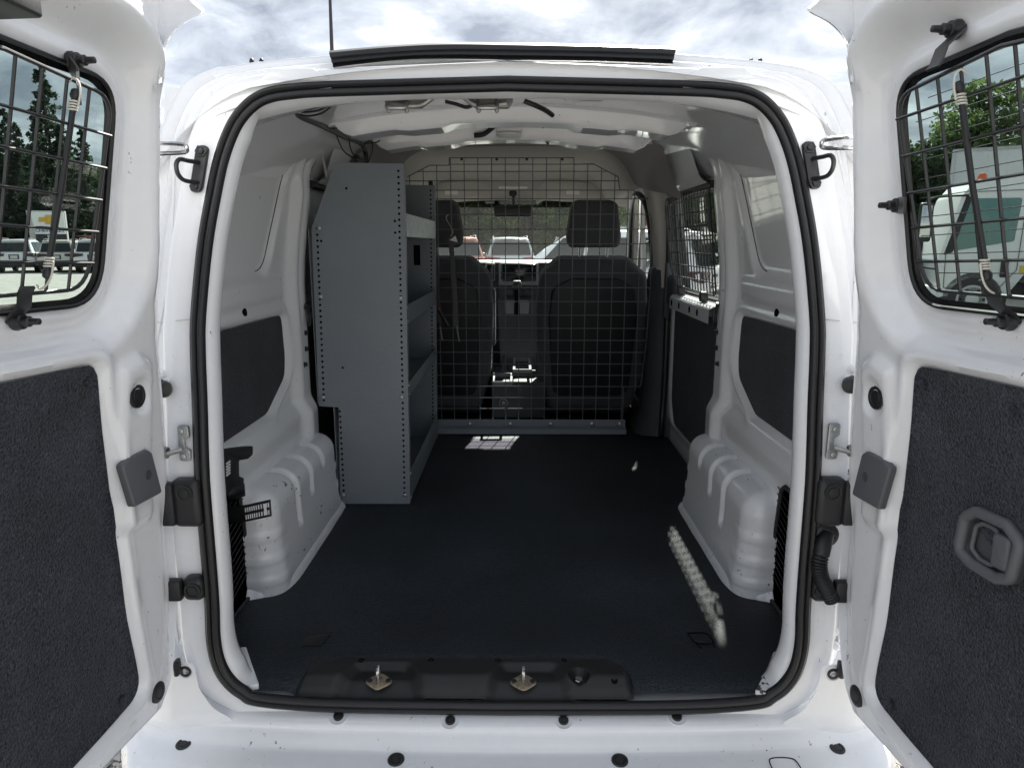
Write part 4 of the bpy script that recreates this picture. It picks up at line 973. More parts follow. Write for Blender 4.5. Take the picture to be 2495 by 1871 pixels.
rbox('climate_panel', (cx, 2.99, cz - .115), (b[0] - a[0], .06, .085), .015, 'dash_plastic', dash, 3)
# console under the dash with the selector
sc = at(1252, 775, Y=2.86)
con = MB(); con.loft([[(cx - hw, y, z - .12), (cx - hw, y, z), (cx - hw * .7, y, z + .015), (cx + hw * .7, y, z + .015), (cx + hw, y, z), (cx + hw, y, z - .12)] for y, z, hw in ((3.05, 1.17, .13), (2.95, 1.12, .125), (2.84, 1.02, .12), (2.77, .94, .11), (2.74, .80, .105), (2.74, .55, .10))], False).build('console', 'console_light', VAN, sharp=50)
so_ = Vector((cx - .01, 2.885, 1.075)); n_ = Vector((0, -.75, .66)).normalized(); uu = Vector((1, 0, 0)); vv = n_.cross(uu)
shf = bplate('selector_gate', fillet([(-.075, .055), (.075, .055), (.07, -.06), (.045, -.085), (-.045, -.085), (-.07, -.06)], .018, 4), so_, uu, vv, n_, 0, .006, .003, 'dash_silver', VAN)
bplate('gate_slot', rrect(.034, .09, .008, 4, 0, -.015), so_, uu, vv, n_, .006, .0075, .0005, 'hole_black', shf)
MB().tube([so_ + n_ * .005, so_ + n_ * .05 + Vector((0, 0, .02)), so_ + n_ * .085 + Vector((0, 0, .05))], [.012, .014, .016], 10).build('selector_stem', 'hole_black', shf)
rbox('selector_knob', so_ + n_ * .10 + Vector((0, 0, .07)), (.06, .055, .05), .02, 'dash_plastic', shf, 4)
rbox('selector_cap', so_ + n_ * .10 + Vector((0, 0, .094)), (.045, .04, .012), .005, 'dash_silver', shf, 2)
# storage box between the seats
sb = MB().box((cx - .14, 2.28, .55), (cx + .14, 2.78, .74)); cbx = sb.build('console_box', 'dash_plastic', VAN, sharp=30)
def frame_rect(px0, py0, px1, py1, Z, t, name):
    a = at(px0, py0, Z=Z); b = at(px1, py1, Z=Z); mb = MB()
    x0, x1 = min(a[0], b[0]), max(a[0], b[0]); y0, y1 = min(a[1], b[1]), max(a[1], b[1])
    mb.box((x0, y0, Z - .02), (x1, y0 + t, Z)); mb.box((x0, y1 - t, Z - .02), (x1, y1, Z)); mb.box((x0, y0 + t, Z - .02), (x0 + t, y1 - t, Z)); mb.box((x1 - t, y0 + t, Z - .02), (x1, y1 - t, Z))
    return mb.build(name, 'dash_silver', cbx, sharp=30)
frame_rect(1251, 871, 1295, 900, .80, .012, 'cup_holder_rim'); frame_rect(1203, 908, 1248, 930, .77, .010, 'tray_rim')
a = at(1273, 886, Z=.80); MB().box((a[0] - .07, a[1] - .09, .60), (a[0] + .07, a[1] + .06, .778)).build('cup_holder', 'dash_plastic', cbx)
MB().tube([at(1226, 912, Y=2.5), at(1229, 885, Y=2.62), at(1229, 868, Y=2.75)], [.014, .010, .009], 8).build('park_brake', 'dash_plastic', VAN)
so2 = at(1227, 981, Y=2.27); lathe('power_socket', so2, (0, -1, 0), [(.024, 0), (.024, .006), (.018, .007), (.017, 0), (.012, 0), (.011, .006), (.002, .007)], 'dash_silver', cbx, 20)
# seats
def seat(cx, label=None):
    Yb = 2.40
    st = []
    outline = fillet([(-.22, .60), (.22, .60), (.275, .80), (.290, 1.12), (.272, 1.31), (.18, 1.392), (-.18, 1.392), (-.272, 1.31), (-.290, 1.12), (-.275, .80)], [.05, .05, .1, .12, .08, .06, .06, .08, .12, .1], 6)
    root = bplate('front_seat', outline, (cx, Yb + .14, 0), (1, 0, 0), (0, -.12, 1), (0, -1, -.12), 0, .15, .055, 'seat_fabric', VAN, 5)
    ins = fillet([(-.20, .68), (.20, .68), (.228, 1.1), (.212, 1.25), (.12, 1.30), (-.12, 1.30), (-.212, 1.25), (-.228, 1.1)], .06, 5)
    bplate('seat_back_panel', ins, (cx, Yb + .13, 0), (1, 0, 0), (0, -.12, 1), (0, -1, -.12), .13, .148, .012, 'trim_black', root, 3)
    hr = fillet([(-.13, 1.442), (.13, 1.442), (.137, 1.50), (.115, 1.655), (.085, 1.672), (-.085, 1.672), (-.115, 1.655), (-.137, 1.50)], .035, 5)
    bplate('headrest', hr, (cx, Yb + .14, 0), (1, 0, 0), (0, -.10, 1), (0, -1, -.10), .01, .12, .035, 'seat_fabric', root, 4)
    MB().tube([(cx + a_, Yb - .034 - .12 * (b_ - .7), b_) for a_, b_ in catmull([(-.235, 1.20), (-.20, 1.295), (-.10, 1.335), (.10, 1.335), (.20, 1.295), (.235, 1.20)], 5)], .004, 6).build('seat_piping', 'dash_plastic', root)
    for dx in (-.07, .07): MB().tube([(cx + dx, Yb - .09, 1.34), (cx + dx, Yb - .085, 1.47)], .006, 8).build('headrest_post', 'steel', root)
    rbox('seat_cushion', (cx, Yb + .38, .72), (.50, .52, .16), .05, 'seat_fabric', root, 3)
    rbox('seat_base', (cx, Yb + .30, .60), (.46, .5, .14), .02, 'dash_plastic', root, 2)
    for k in (0, 1, 2): MB().tube(catmull([(cx - .13 + .02 * k, Yb - .035 + .016 * k * 0 - .006, .84 - .03 * k), (cx, Yb - .045, .828 - .03 * k), (cx + .13 - .02 * k, Yb - .041, .84 - .03 * k)], 5), .006, 6).build('seat_pocket_edge', 'dash_plastic', root)
    return root
seat(.405); seat(-.395)
rbox('armrest', (-.125, 2.50, 1.06), (.05, .10, .32), .02, 'seat_fabric', VAN, 3, rot=Matrix.Rotation(rad(-12), 3, 'X'))
# visors, mirror, overhead lamp
for sgn, pts in ((1, [(1305, 500), (1308, 462), (1325, 444), (1350, 440), (1495, 449), (1508, 462), (1507, 482), (1480, 484), (1340, 480)]), (-1, [(1045, 447), (1165, 440), (1185, 447), (1196, 470), (1194, 486), (1160, 480), (1090, 490), (1045, 492)])):
    P = [at(px, py, Y=2.84) for px, py in pts]; cxv = sum(p[0] for p in P) / len(P)
    pol = fillet([(p[0], p[2]) for p in P], .015, 4)
    vz = bplate('sun_visor', pol, (0, 2.84, 0), (1, 0, 0), (0, 0, 1), (0, -1, 0), -.012, .006, .004, 'headliner', VAN, 2)
    q = at(1396, 469, Y=2.832) if sgn > 0 else at(1100, 469, Y=2.832)
    bplate('visor_label', rrect(.075, .024, .002, 2), q, (1, 0, 0), (0, 0, 1), (0, -1, 0), 0, .0015, .0004, 'white_lens', vz, 1)
p = at(1249, 515, Y=2.86); mrr = rbox('rear_view_mirror', p, (.222, .03, .064), .02, 'black_plastic', VAN, 4)
rbox('mirror_stem', at(1251, 488, Y=2.90), (.016, .03, .07), .005, 'black_plastic', mrr, 2); rbox('mirror_mount', at(1250, 472, Y=2.91), (.045, .05, .035), .012, 'black_plastic', mrr, 3)
zt0, zt1 = at(1250, 425, Y=2.90)[2], at(1250, 487, Y=2.90)[2]
MB().loft([[(x, 2.80, zt0 + .03 - .03 * (x / .6) ** 2), (x, 2.88, (zt0 + zt1) / 2 - .02 * (x / .6) ** 2), (x, 2.915, zt1 + .008 - .035 * (x / .6) ** 2), (x, 2.93, zt1 - .035 * (x / .6) ** 2), (x, 2.96, zt1 + .01 - .035 * (x / .6) ** 2)] for x in np.linspace(-.66, .66, 15)], False).build('windshield_header', 'headliner', VAN)
rbox('map_lamp', at(1250, 457, Y=2.84), (.165, .03, .012), .005, 'white_lens', VAN, 3)

# ================================================================== MESH PARTITION
PY = 2.06
part = empty('mesh_partition', (0, 0, 0), 'black wire mesh partition behind the two front seats', 'partition')
zo = lambda x, y: (960 + .4339 * x, 360 + .4339 * y)
opx = [(75, 165), (200, 100), (310, 100), (310, 58), (1010, 58), (1010, 95), (1120, 92), (1258, 165), (1268, 238), (1350, 240), (1352, 285), (1445, 285), (1440, 780), (1418, 1080), (1385, 1340), (1290, 1342), (1284, 1526), (-120, 1526), (-120, 250)]
op = np.array([at(*zo(*q), Y=PY)[[0, 2]] for q in opx]); ofs = polysdf(op)
for i in range(0, 16):
    a, b = op[i], op[i + 1]
    MB().tube([(a[0], PY, a[1]), (b[0], PY, b[1])], .0026, 6).build('frame_wire', 'wire_grey', part)
xc = at(*zo(701, 700), Y=PY)[0]
for k in range(-11, 11):
    x = xc + .0637 * k; zs = np.linspace(.5, 1.95, 600); ins = zs[ofs(np.stack([np.full(600, x), zs], 1)) < 0]
    if len(ins) > 4: MB().tube([(x, PY, ins[0] - .03), (x, PY, ins[-1])], .0024, 6).build('wire', 'wire_grey', part)
for yz in (95, 135, 188, 240, 288, 375, 459, 541, 624, 704, 786, 864, 940, 1014, 1081, 1148, 1213, 1276, 1339, 1403, 1464):
    z = at(*zo(701, yz), Y=PY)[2]; xs = np.linspace(-.8, .8, 800); ins = xs[ofs(np.stack([xs, np.full(800, z)], 1)) < 0]
    if len(ins) > 4: MB().tube([(ins[0], PY - .0047, z), (ins[-1], PY - .0047, z)], .0024, 6).build('wire', 'wire_grey', part)
zt = at(*zo(701, 1526), Y=PY)[2]
kp = MB(); kp.loft([[(x, PY - .012, zt + .004), (x, PY - .014, zt - .058), (x, PY - .020, zt - .064), (x, PY - .022, FZ + .035), (x, PY - .05, FZ + .028), (x, PY - .052, FZ + .004)] for x in (-.62, .555)], False).build('kick_plate', 'shelf_grey', part, sharp=25)
for xz in (195, 425, 652, 880, 1112, 1270):
    p = at(*zo(xz, 1552), Y=PY - .014); lathe('carriage_bolt', p, (0, -1, 0), [(.012, 0), (.0115, .002), (.008, .004), (.002, .005)], 'galvanised', part, 16)
for xz in (380, 577, 746, 945): 
    p = at(*zo(xz, 66), Y=PY + .004); lathe('hook_bolt', p, (0, -1, 0), [(.007, 0), (.006, .006), (.001, .007)], 'black_steel', part, 10)
# straps hanging on the partition
def hang(pts, w_, label, nm='ratchet_strap', tip='galvanised'):
    root = empty(nm, (0, 0, 0), label, 'strap', 'straps hung on the mesh partition')
    P = [at(*zo(*q), Y=PY - .02) for q in pts]; rows = [[p + np.array([-w_, 0, 0]), p + np.array([w_, 0, 0]), p + np.array([w_, -.004, 0]), p + np.array([-w_, -.004, 0])] for p in catmull(P, 4)]
    MB().loft(rows, True, True).build('webbing', 'rubber', root, sharp=30); return root, P
r1, P = hang([(205, 185), (225, 420), (240, 700), (255, 980)], .010, 'black webbing strap with a red tipped handle hung on the partition')
MB().tube([at(*zo(255, 910), Y=PY - .03), at(*zo(303, 998), Y=PY - .03)], [.011, .009], 10).build('handle', 'black_plastic', r1); lathe('handle_tip', at(*zo(252, 905), Y=PY - .03), (-.5, 0, 1), [(.011, -.004), (.011, .004), (.004, .007)], 'red_tip', r1, 12)
MB().tube([at(*zo(258, 1000), Y=PY - .025), at(*zo(272, 1082), Y=PY - .025)], .004, 6).build('hook', 'dim_steel', r1)
r2, P = hang([(318, 500), (325, 600), (340, 800), (350, 1010)], .012, 'black webbing strap with a paper tag and wire hook on the partition')
MB().tube(catmull([at(*zo(*q), Y=PY - .02) for q in ((305, 375), (292, 395), (310, 430), (330, 470), (318, 500))], 5), .003, 6).build('hook', 'dim_steel', r2)
MB().tube([at(*zo(352, 1000), Y=PY - .025), at(*zo(366, 1088), Y=PY - .025)], .004, 6).build('hook', 'galvanised', r2)
q = [at(*zo(*p_), Y=PY - .028) for p_ in ((312, 520), (345, 495), (357, 532))]; MB().add([*q, *[p_ + np.array([0, .0012, 0]) for p_ in q]], [(0, 1, 2), (5, 4, 3), (0, 3, 4, 1), (1, 4, 5, 2), (2, 5, 3, 0)]).build('paper_tag', 'white_lens', r2)

# ================================================================== SHELF UNIT
sh = empty('shelf_unit', (0, 0, 0), 'grey perforated steel shelving unit standing along the left wall', 'shelving')
ep = [(-.578, 1.712), (-.352, 1.708), (-.352, 1.70), (-.366, .532), (-.619, .532), (-.607, .889), (-.676, .893), (-.668, 1.50), (-.660, 1.52)]
def endpanel(Y):
    o = bplate('end_panel', fillet(ep, [.004, .012, .0, .004, .004, 0, .004, 0, 0], 3), (0, Y, 0), (1, 0, 0), (0, 0, 1), (0, -1, 0), -.001, .0012, .0004, 'shelf_grey', sh, 1)
    fl_ = MB(); fl_.loft([[(a, Y - .001, b), (a + .0008, Y - .001, b), (a + .0008, Y + .025, b), (a, Y + .025, b)] for a, b in ((-.3525, 1.70), (-.3665, .534))], True, True).build('flange', 'shelf_grey', sh)
    return o
e1 = endpanel(1.07); e2 = endpanel(1.93)
for Y, e_ in ((1.07, e1), (1.93, e2)):
    hm = MB()
    def hole(x, z, r=.0042): hm.lathe((x, Y - .0012, z), (0, -1, 0), [(r, -.0003), (r, .0005)], 8)
    for i in range(58):
        z = 1.685 - i * .0195
        if z > .55: hole(-.352 - (1.71 - z) * .012 - .019, z)
    for i in range(31):
        z = 1.50 - i * .0195
        if z > .90: hole(-.655 - (1.5 - z) * .013 + .006, z)
    for i in range(17): hole(-.603, .875 - i * .0195)
    for x, z in ((-.545, 1.63), (-.388, 1.525), (-.388, 1.487), (-.637, 1.46), (-.585, 1.03)): hole(x, z)
    ho_ = hm.build('perforation', 'hole_black', e_, sharp=0); ho_['kind'] = 'stuff'
for x, z in ((-.643, 1.502), (-.650, 1.275), (-.66, .925), (-.606, .565), (-.385, .925), (-.384, .565), (-.378, 1.27)):
    lathe('rivet', (x, 1.0685, z), (0, -1, 0), [(.0075, 0), (.007, .0025), (.004, .004), (.001, .0045)], 'galvanised', sh, 12)
def zy(py): return at(992, py, Y=1.07)[2]
for zt_, zb_, mt in ((zy(520), zy(577), 'galvanised'), (zy(744), zy(791), 'shelf_grey'), (zy(934), zy(969), 'shelf_grey'), (zy(1150), zy(1222), 'shelf_grey')):
    f_ = lambda z: -.353 - (1.71 - z) * .0115
    tr = MB(); tr.box((-.62 if zb_ < .9 else -.66, 1.072, zb_), (f_(zb_) - .004, 1.928, zb_ + .0025))
    sf = tr.build('shelf', 'shelf_grey', sh, sharp=30)
    MB().loft([[(f_(zb_), Y, zb_), (f_(zt_) + .002, Y, zt_), (f_(zt_) - .001, Y, zt_), (f_(zb_) - .003, Y, zb_)] for Y in (1.073, 1.927)], True, True).build('shelf_lip', mt, sf, sharp=30)
    for Y in (1.085, 1.915):
        for z in (zt_ - .01, zb_ + .01): lathe('rivet', (f_(z) + .0015, Y, z), (1, 0, 0), [(.006, 0), (.005, .003), (.001, .004)], 'galvanised', sf, 10)
MB().box((-.683, 1.08, .90), (-.680, 1.92, 1.50)).build('back_sheet', 'shelf_grey', sh)
MB().box((-.628, 1.08, .54), (-.625, 1.92, .90)).build('back_sheet', 'shelf_grey', sh)
bplate('slot_hole', rrect(.03, .09, .002, 2, -.44, 1.40), (0, 1.93, 0), (1, 0, 0), (0, 0, 1), (0, -1, 0), .001, .0022, .0003, 'hole_black', e2, 1)
# support strut from the roof rail
MB().tube([at(786, 336, Y=1.05), at(785, 375, Y=1.05), at(797, 435, Y=1.09)], .0045, 7).build('support_strut', 'dim_steel', sh); lathe('strut_bolt', at(789, 342, Y=1.05), (0, -1, 0), [(.011, 0), (.011, .006), (.006, .009)], 'dim_steel', sh, 8)
# ================================================================== BEYOND THE VAN
def gpos(px, D):
    """ground point seen in image column px at forward distance D from the camera"""
    d = ray(px, 600); t = D / d[1]; return np.array([CAM[0] + d[0] * t, CAM[1] + D, 0])
mat('car_white', (.75, .76, .78), .25, coat=.6); mat('car_pearl', (.66, .64, .60), .25, coat=.6); mat('car_silver', (.50, .53, .54), .3, metal=.3, coat=.6); mat('car_red', (.50, .26, .22), .3, coat=.6); mat('car_dark', (.05, .053, .06), .3, coat=.6); mat('car_glass', (.015, .02, .022), .1, spec=.35); mat('car_trim', (.015, .015, .016), .5); mat('tail_red', (.35, .02, .02), .25); mat('tail_dark', (.06, .015, .018), .2); mat('plate_white', (.6, .6, .58), .5); mat('alloy', (.45, .45, .46), .35, metal=.8); mat('chrome', (.6, .6, .6), .15, metal=1.)
mat('lamp_clear', (.6, .62, .65), .1)
def suv(paint, front=False, tail='tail_red', nm='parked_car'):
    """car about 4.6 m long, rear at y=0, nose at +y"""
    root = empty(nm, (0, 0, 0))
    #  y, half width low, half width shoulder, z low, z shoulder
    S = [(0.0, .78, .80, .42, .92), (.06, .86, .88, .34, 1.0), (.5, .90, .925, .28, 1.03), (1.2, .905, .93, .26, 1.02), (2.4, .905, .93, .26, 1.0), (3.3, .90, .92, .26, .98), (4.0, .87, .88, .28, .92), (4.4, .80, .80, .34, .84), (4.55, .68, .68, .45, .74)]
    rs = []
    for y, wl, ws_, zl, zs_ in S:
        half = [(0, zl), (wl * .8, zl), (wl, zl + .08), (wl + .02, (zl + zs_) / 2), (ws_, zs_ - .06), (ws_ * .95, zs_), (ws_ * .8, zs_ + .02), (0, zs_ + .03)]
        rs.append([(x, y, z) for x, z in half] + [(-x, y, z) for x, z in half[-2:0:-1]])
    MB().loft(rs, True, True).build('body', paint, root, sharp=40)
    G = [(.10, .80, .98, .80, 1.0), (.22, .84, .98, .72, 1.36), (.42, .86, .98, .66, 1.62), (1.0, .87, .98, .66, 1.69), (1.9, .87, .98, .66, 1.70), (2.6, .87, .98, .64, 1.63), (3.05, .85, .98, .66, 1.38), (3.5, .84, .95, .78, .98)]
    rs = []
    for y, wb, zb, wt, zt_ in G:
        half = [(wb, zb), (wb * .6 + wt * .4, zb + (zt_ - zb) * .45), (wt, zt_ - .03), (wt * .85, zt_), (0, zt_ + .02)]
        rs.append([(x, y, z) for x, z in half] + [(-x, y, z) for x, z in half[-2::-1]])
    MB().loft(rs, False).build('cabin', paint, root, sharp=40)
    # glazing, laid a little proud
    q = MB(); q.add([(-.72, .085, 1.07), (.72, .085, 1.07), (.63, .26, 1.52), (-.63, .26, 1.52)], [(0, 1, 2, 3)]); q.build('rear_window', 'car_glass', root)
    q = MB(); q.add([(-.74, 3.42, 1.06), (.74, 3.42, 1.06), (.60, 2.72, 1.58), (-.60, 2.72, 1.58)], [(0, 1, 2, 3)]); q.build('front_window', 'car_glass', root)
    for s in (-1, 1):
        for y0, y1, y2, y3 in ((.50, 1.15, 1.15, .62), (1.22, 2.1, 2.1, 1.22), (2.17, 3.05, 2.62, 2.17)):
            q = MB(); q.add([(s * .885, y0, 1.06), (s * .885, y1, 1.06), (s * .715, y2, 1.56), (s * .715, y3, 1.56)], [(0, 1, 2, 3)]); q.build('side_window', 'car_glass', root)
        MB().add([(s * .42, -.03, .86), (s * .84, -.015, .80), (s * .945, .12, .84), (s * .945, .26, 1.0), (s * .83, .0, 1.0), (s * .40, -.02, .97)], [(0, 1, 4, 5), (1, 2, 3, 4)]).build('tail_lamp', tail, root)
        MB().add([(s * .50, 4.50, .74), (s * .80, 4.40, .76), (s * .84, 4.28, .86), (s * .56, 4.47, .82)], [(0, 1, 2, 3)]).build('headlamp', 'lamp_clear', root)
        rbox('door_mirror', (s * .98, 3.0, 1.06), (.16, .1, .12), .03, paint, root, 2)
        MB().tube([(s * .62, .6, 1.69), (s * .62, .7, 1.745), (s * .60, 2.0, 1.745), (s * .60, 2.2, 1.69)], .018, 6).build('roof_rail', 'chrome', root)
        for y in (.85, 3.6):
            wo = MB().lathe((s * .80, y, .35), (s, 0, 0), [(.22, -.12), (.34, -.1), (.355, 0), (.34, .1), (.25, .12)], 22).build('wheel', 'car_trim', root)
            lathe('rim', (s * .905, y, .35), (s, 0, 0), [(.24, 0), (.23, .015), (.12, .008), (.05, .02), (.01, .02)], 'alloy', wo, 16)
    rbox('rear_bumper', (0, .03, .46), (1.74, .16, .34), .06, 'car_trim', root, 2)
    rbox('number_plate', (0, -.012, .80), (.32, .02, .16), .005, 'plate_white', root, 1)
    rbox('plate_recess', (0, .0, .81), (.46, .02, .24), .02, 'car_trim', root, 1)
    rbox('spoiler', (0, .30, 1.64), (1.2, .22, .04), .015, paint, root, 2)
    rbox('grille', (0, 4.53, .62), (1.0, .08, .24), .03, 'car_trim', root, 2)
    rbox('front_bumper', (0, 4.48, .42), (1.5, .16, .2), .05, 'car_trim', root, 2)
    return root
def place(o, p, face, sc=1, label=None, cat='car', group=None):
    o.location = tuple(p); o.rotation_euler = (0, 0, face); o.scale = (sc, sc, sc)
    tag(o, label, cat, group); return o
LG = 'cars parked left of the van'; FG = 'cars parked ahead of the van'
def bear(p): return math.atan2(-(p[0] - CAM[0]), p[1] - CAM[1])
p = gpos(30, 36); place(suv('car_white', tail='tail_dark'), p, bear(p) - .22, 1., 'white parked car nearest the left edge with wraparound dark tail lamps', group=LG)
p = gpos(133, 36.5); place(suv('car_pearl', tail='tail_dark'), p, bear(p) - .25, .98, 'pearl white parked car standing in front of the dealership sign', group=LG)
p = gpos(222, 36); place(suv('car_white', tail='tail_dark'), p, bear(p) - .2, 1., 'white parked car half hidden behind the left door window edge', group=LG)
p = gpos(185, 52); place(suv('car_red', tail='tail_dark'), p, bear(p) - .9, 1.25, 'reddish brown vehicle far behind the pearl white car', group=LG)
p = gpos(1246, 25.5); place(suv('car_silver'), p, bear(p) + .06, 1.0, 'silver parked car seen through the windscreen below the mirror', group=FG)
p = gpos(1120, 23.5); place(suv('car_red'), p, bear(p) + .10, 1.0, 'red parked car seen left of the silver one through the windscreen', group=FG)
p = gpos(1385, 31); place(suv('car_silver'), p, bear(p) - .1, 1.0, 'pale parked car seen through the windscreen right of the silver one', group=FG)
p = gpos(1510, 30); place(suv('car_white'), p, bear(p) - .1, 1.15, 'white parked car glimpsed right of the passenger headrest', group=FG)
p = gpos(1640, 24); place(suv('car_white'), p, bear(p) - .2, 1.0, 'white parked car glimpsed through the front passenger door window', group=FG)
p = gpos(2272, 17.5); place(suv('car_dark'), p, bear(p) + PI - .35, 1., 'dark grey parked car nose-on beside the white truck cab', group=None)
p = gpos(2205, 24); place(suv('car_white'), p, bear(p) + 1.2, 1., 'white parked car behind the dark grey one', group=None)
p = gpos(1745, 12.5); place(suv('car_white', tail='tail_dark'), p, bear(p) + 1.35, 1., 'white parked car close beside the right side door window', group=None)

# dealership sign
p = gpos(126, 47)
sg = empty('dealer_sign', (0, 0, 0), 'tall white dealership pylon sign with gold emblem above the parked cars', 'sign')
mat('sign_white', (.72, .73, .72), .4); mat('sign_grey', (.42, .42, .42), .5); mat('sign_black', (.015, .016, .02), .4); mat('gold', (.55, .34, .05), .35, metal=.4); mat('gold_rim', (.5, .46, .36), .3, metal=.7); mat('sign_blue', (.03, .06, .22), .5); mat('sign_letter_white', (.8, .8, .8), .5)
MB().plate([(-.80, 2.10), (.92, 2.10), (.92, 3.52), (-.95, 3.52)], (0, 0, 0), (1, 0, 0), (0, 0, 1), (0, -1, 0), 0, .12).build('face_panel', 'sign_white', sg, sharp=30)
MB().plate([(-1.10, .0), (.96, .0), (.96, 3.60), (-1.20, 3.60)], (0, 0, 0), (1, 0, 0), (0, 0, 1), (0, -1, 0), -.5, -.01).build('cabinet', 'sign_grey', sg, sharp=30)
MB().box((-.80, -.10, 1.0), (.92, .02, 2.09)).build('name_panel', 'sign_black', sg)
bt = [(-.55, -.13), (-.19, -.13), (-.19, -.27), (.13, -.27), (.19, -.13), (.49, -.13), (.55, .13), (.19, .13), (.19, .27), (-.13, .27), (-.19, .13), (-.49, .13)]
MB().plate([(a * 1.08, b * 1.12) for a, b in bt], (.03, -.125, 3.02), (1, 0, 0), (0, 0, 1), (0, -1, 0), 0, .02).build('emblem_rim', 'gold_rim', sg, sharp=30)
MB().plate(bt, (.03, -.145, 3.02), (1, 0, 0), (0, 0, 1), (0, -1, 0), 0, .02).build('emblem', 'gold', sg, sharp=30)
def text(s, loc, size, mt, parent, nm='lettering'):
    cu = bpy.data.curves.new(nm, 'FONT'); cu.body = s; cu.size = size; cu.align_x = 'CENTER'; cu.align_y = 'CENTER'; cu.extrude = .01; cu.offset = size * .018
    t = bpy.data.objects.new(nm, cu); COL.objects.link(t); dg = bpy.context.evaluated_depsgraph_get(); me = bpy.data.meshes.new_from_object(t.evaluated_get(dg)); bpy.data.objects.remove(t)
    o = bpy.data.objects.new(nm, me); COL.objects.link(o); me.materials.clear(); me.materials.append(M[mt]); o.location = loc; o.rotation_euler = (PI / 2, 0, 0); o.parent = parent; return o
text('CHEVROLET', (.04, -.135, 2.33), .30, 'sign_blue', sg); text('JET', (.04, -.115, 1.92), .28, 'sign_letter_white', sg)
sg.location = tuple(p); sg.rotation_euler = (0, 0, bear(p) - .18)

# white truck cab, side on, right of the van
mat('truck_white', (.70, .71, .70), .35, coat=.3); mat('truck_glass', (.10, .20, .19), .1, spec=.6); mat('amber', (.5, .1, .03), .4); mat('yellow_label', (.6, .45, .05), .5); mat('engine_dark', (.03, .03, .03), .6, noise=(14, .8)); mat('box_grey', (.46, .48, .50), .5, noise=(2, .04))
tp = gpos(2292, 13.6)
tr = empty('box_truck', (0, 0, 0), 'white cab-over truck with an orange beacon seen through the right door window', 'truck')
# local frame: nose towards -x, side facing -y
def tpl(poly, y0, y1, nm, mt, b=.0): return bplate(nm, poly, (0, 0, 0), (1, 0, 0), (0, 0, 1), (0, -1, 0), -y1, -y0, b, mt, tr, 2)
cabp = fillet([(.0, .55), (-.02, 1.15), (.26, 2.35), (.46, 2.62), (1.9, 2.72), (2.05, 2.6), (2.05, 1.10), (1.55, 1.10), (1.45, .95), (1.25, .62), (1.1, .45), (.04, .45)], [.05, .06, .15, .15, .1, .1, .02, .1, .2, .2, .05, .05], 5)
tpl(cabp, 0, 1.95, 'cab', 'truck_white', .05)
tpl(fillet([(.20, 1.32), (1.18, 1.50), (1.22, 2.28), (.42, 2.28)], .05, 4), -.012, .02, 'door_window', 'truck_glass', .004)
tpl(fillet([(.06, 1.24), (.21, 1.30), (.43, 2.3), (.33, 2.34)], .02, 3), -.010, .02, 'window_pillar', 'car_trim', .003)
MB().tube([(x, -.012, z) for x, z in fillet([(.12, .62), (1.02, .62), (1.28, .98), (1.30, 2.42), (.38, 2.40), (.10, 1.25)], .05, 4)], .006, 5, closed=True).build('door_gap', 'car_trim', tr)
MB().add([(.02, .06, 1.2), (.02, 1.85, 1.2), (.27, 1.8, 2.36), (.27, .1, 2.36)], [(0, 1, 2, 3)]).build('cab_windscreen', 'car_glass', tr)
tpl(fillet([(1.02, .84), (1.14, .84), (1.14, 1.16), (1.02, 1.16)], .03), -.03, .01, 'door_handle', 'car_trim', .008)
tpl(fillet([(1.46, 1.52), (1.62, 1.52), (1.66, 2.0), (1.52, 2.0)], .03), -.02, .01, 'cab_vent', 'car_trim', .005)
tpl([(1.72, 1.34), (2.0, 1.34), (2.0, 1.52), (1.72, 1.52)], -.012, .01, 'label', 'yellow_label'); tpl([(1.33, .92), (1.44, .92), (1.44, 1.06), (1.33, 1.06)], -.012, .01, 'label', 'yellow_label')
lathe('beacon', (.62, .3, 2.62), (0, 0, 1), [(.08, 0), (.08, .08), (.05, .13), (.01, .14)], 'amber', tr, 16)
MB().tube(catmull([(-.02, -.02, .98), (-.34, -.12, 1.05), (-.38, -.14, 1.3), (-.36, -.14, 2.0), (-.28, -.12, 2.28), (.35, -.02, 2.34)], 5), .02, 8).build('mirror_arm', 'car_trim', tr)
tm = rbox('mirror', (-.34, -.16, 1.85), (.24, .12, .72), .05, 'car_trim', tr, 3); rbox('mirror_glass', (-.34, -.225, 1.87), (.17, .01, .58), .02, 'chrome', tr, 2)
wo = MB().lathe((.62, .12, .42), (0, -1, 0), [(.25, -.15), (.40, -.14), (.425, -.1), (.425, .1), (.40, .13), (.27, .14)], 30).build('wheel', 'car_trim', tr)
lathe('rim', (.62, -.02, .42), (0, -1, 0), [(.27, .0), (.26, .02), (.20, -.02), (.12, -.04), (.11, .03), (.06, .05), (.01, .055)], 'plate_white', wo, 26)
for k in range(6): lathe('hand_hole', (.62 + .19 * math.cos(k * PI / 3), -.016, .42 + .19 * math.sin(k * PI / 3)), (0, -1, 0), [(.03, 0), (.028, .012), (.002, .012)], 'car_trim', wo, 10)
MB().lathe((.62, .10, .42), (0, -1, 0), [(.57, -.2), (.57, .09), (.50, .10)], 26).build('wheel_arch', 'car_trim', tr)
rbox('engine_bay', (1.85, .5, .92), (.9, .9, .42), .03, 'engine_dark', tr, 1); rbox('chassis', (3.4, .7, .62), (5.2, .5, .3), .03, 'car_trim', tr, 1); rbox('battery_box', (2.1, .15, .55), (.9, .35, .5), .04, 'car_trim', tr, 2)
rbox('bumper', (.0, .95, .5), (.18, 1.9, .3), .04, 'truck_white', tr, 2); rbox('cargo_box', (4.3, 1.0, 2.0), (3.9, 2.2, 2.3), .03, 'truck_white', tr, 1)
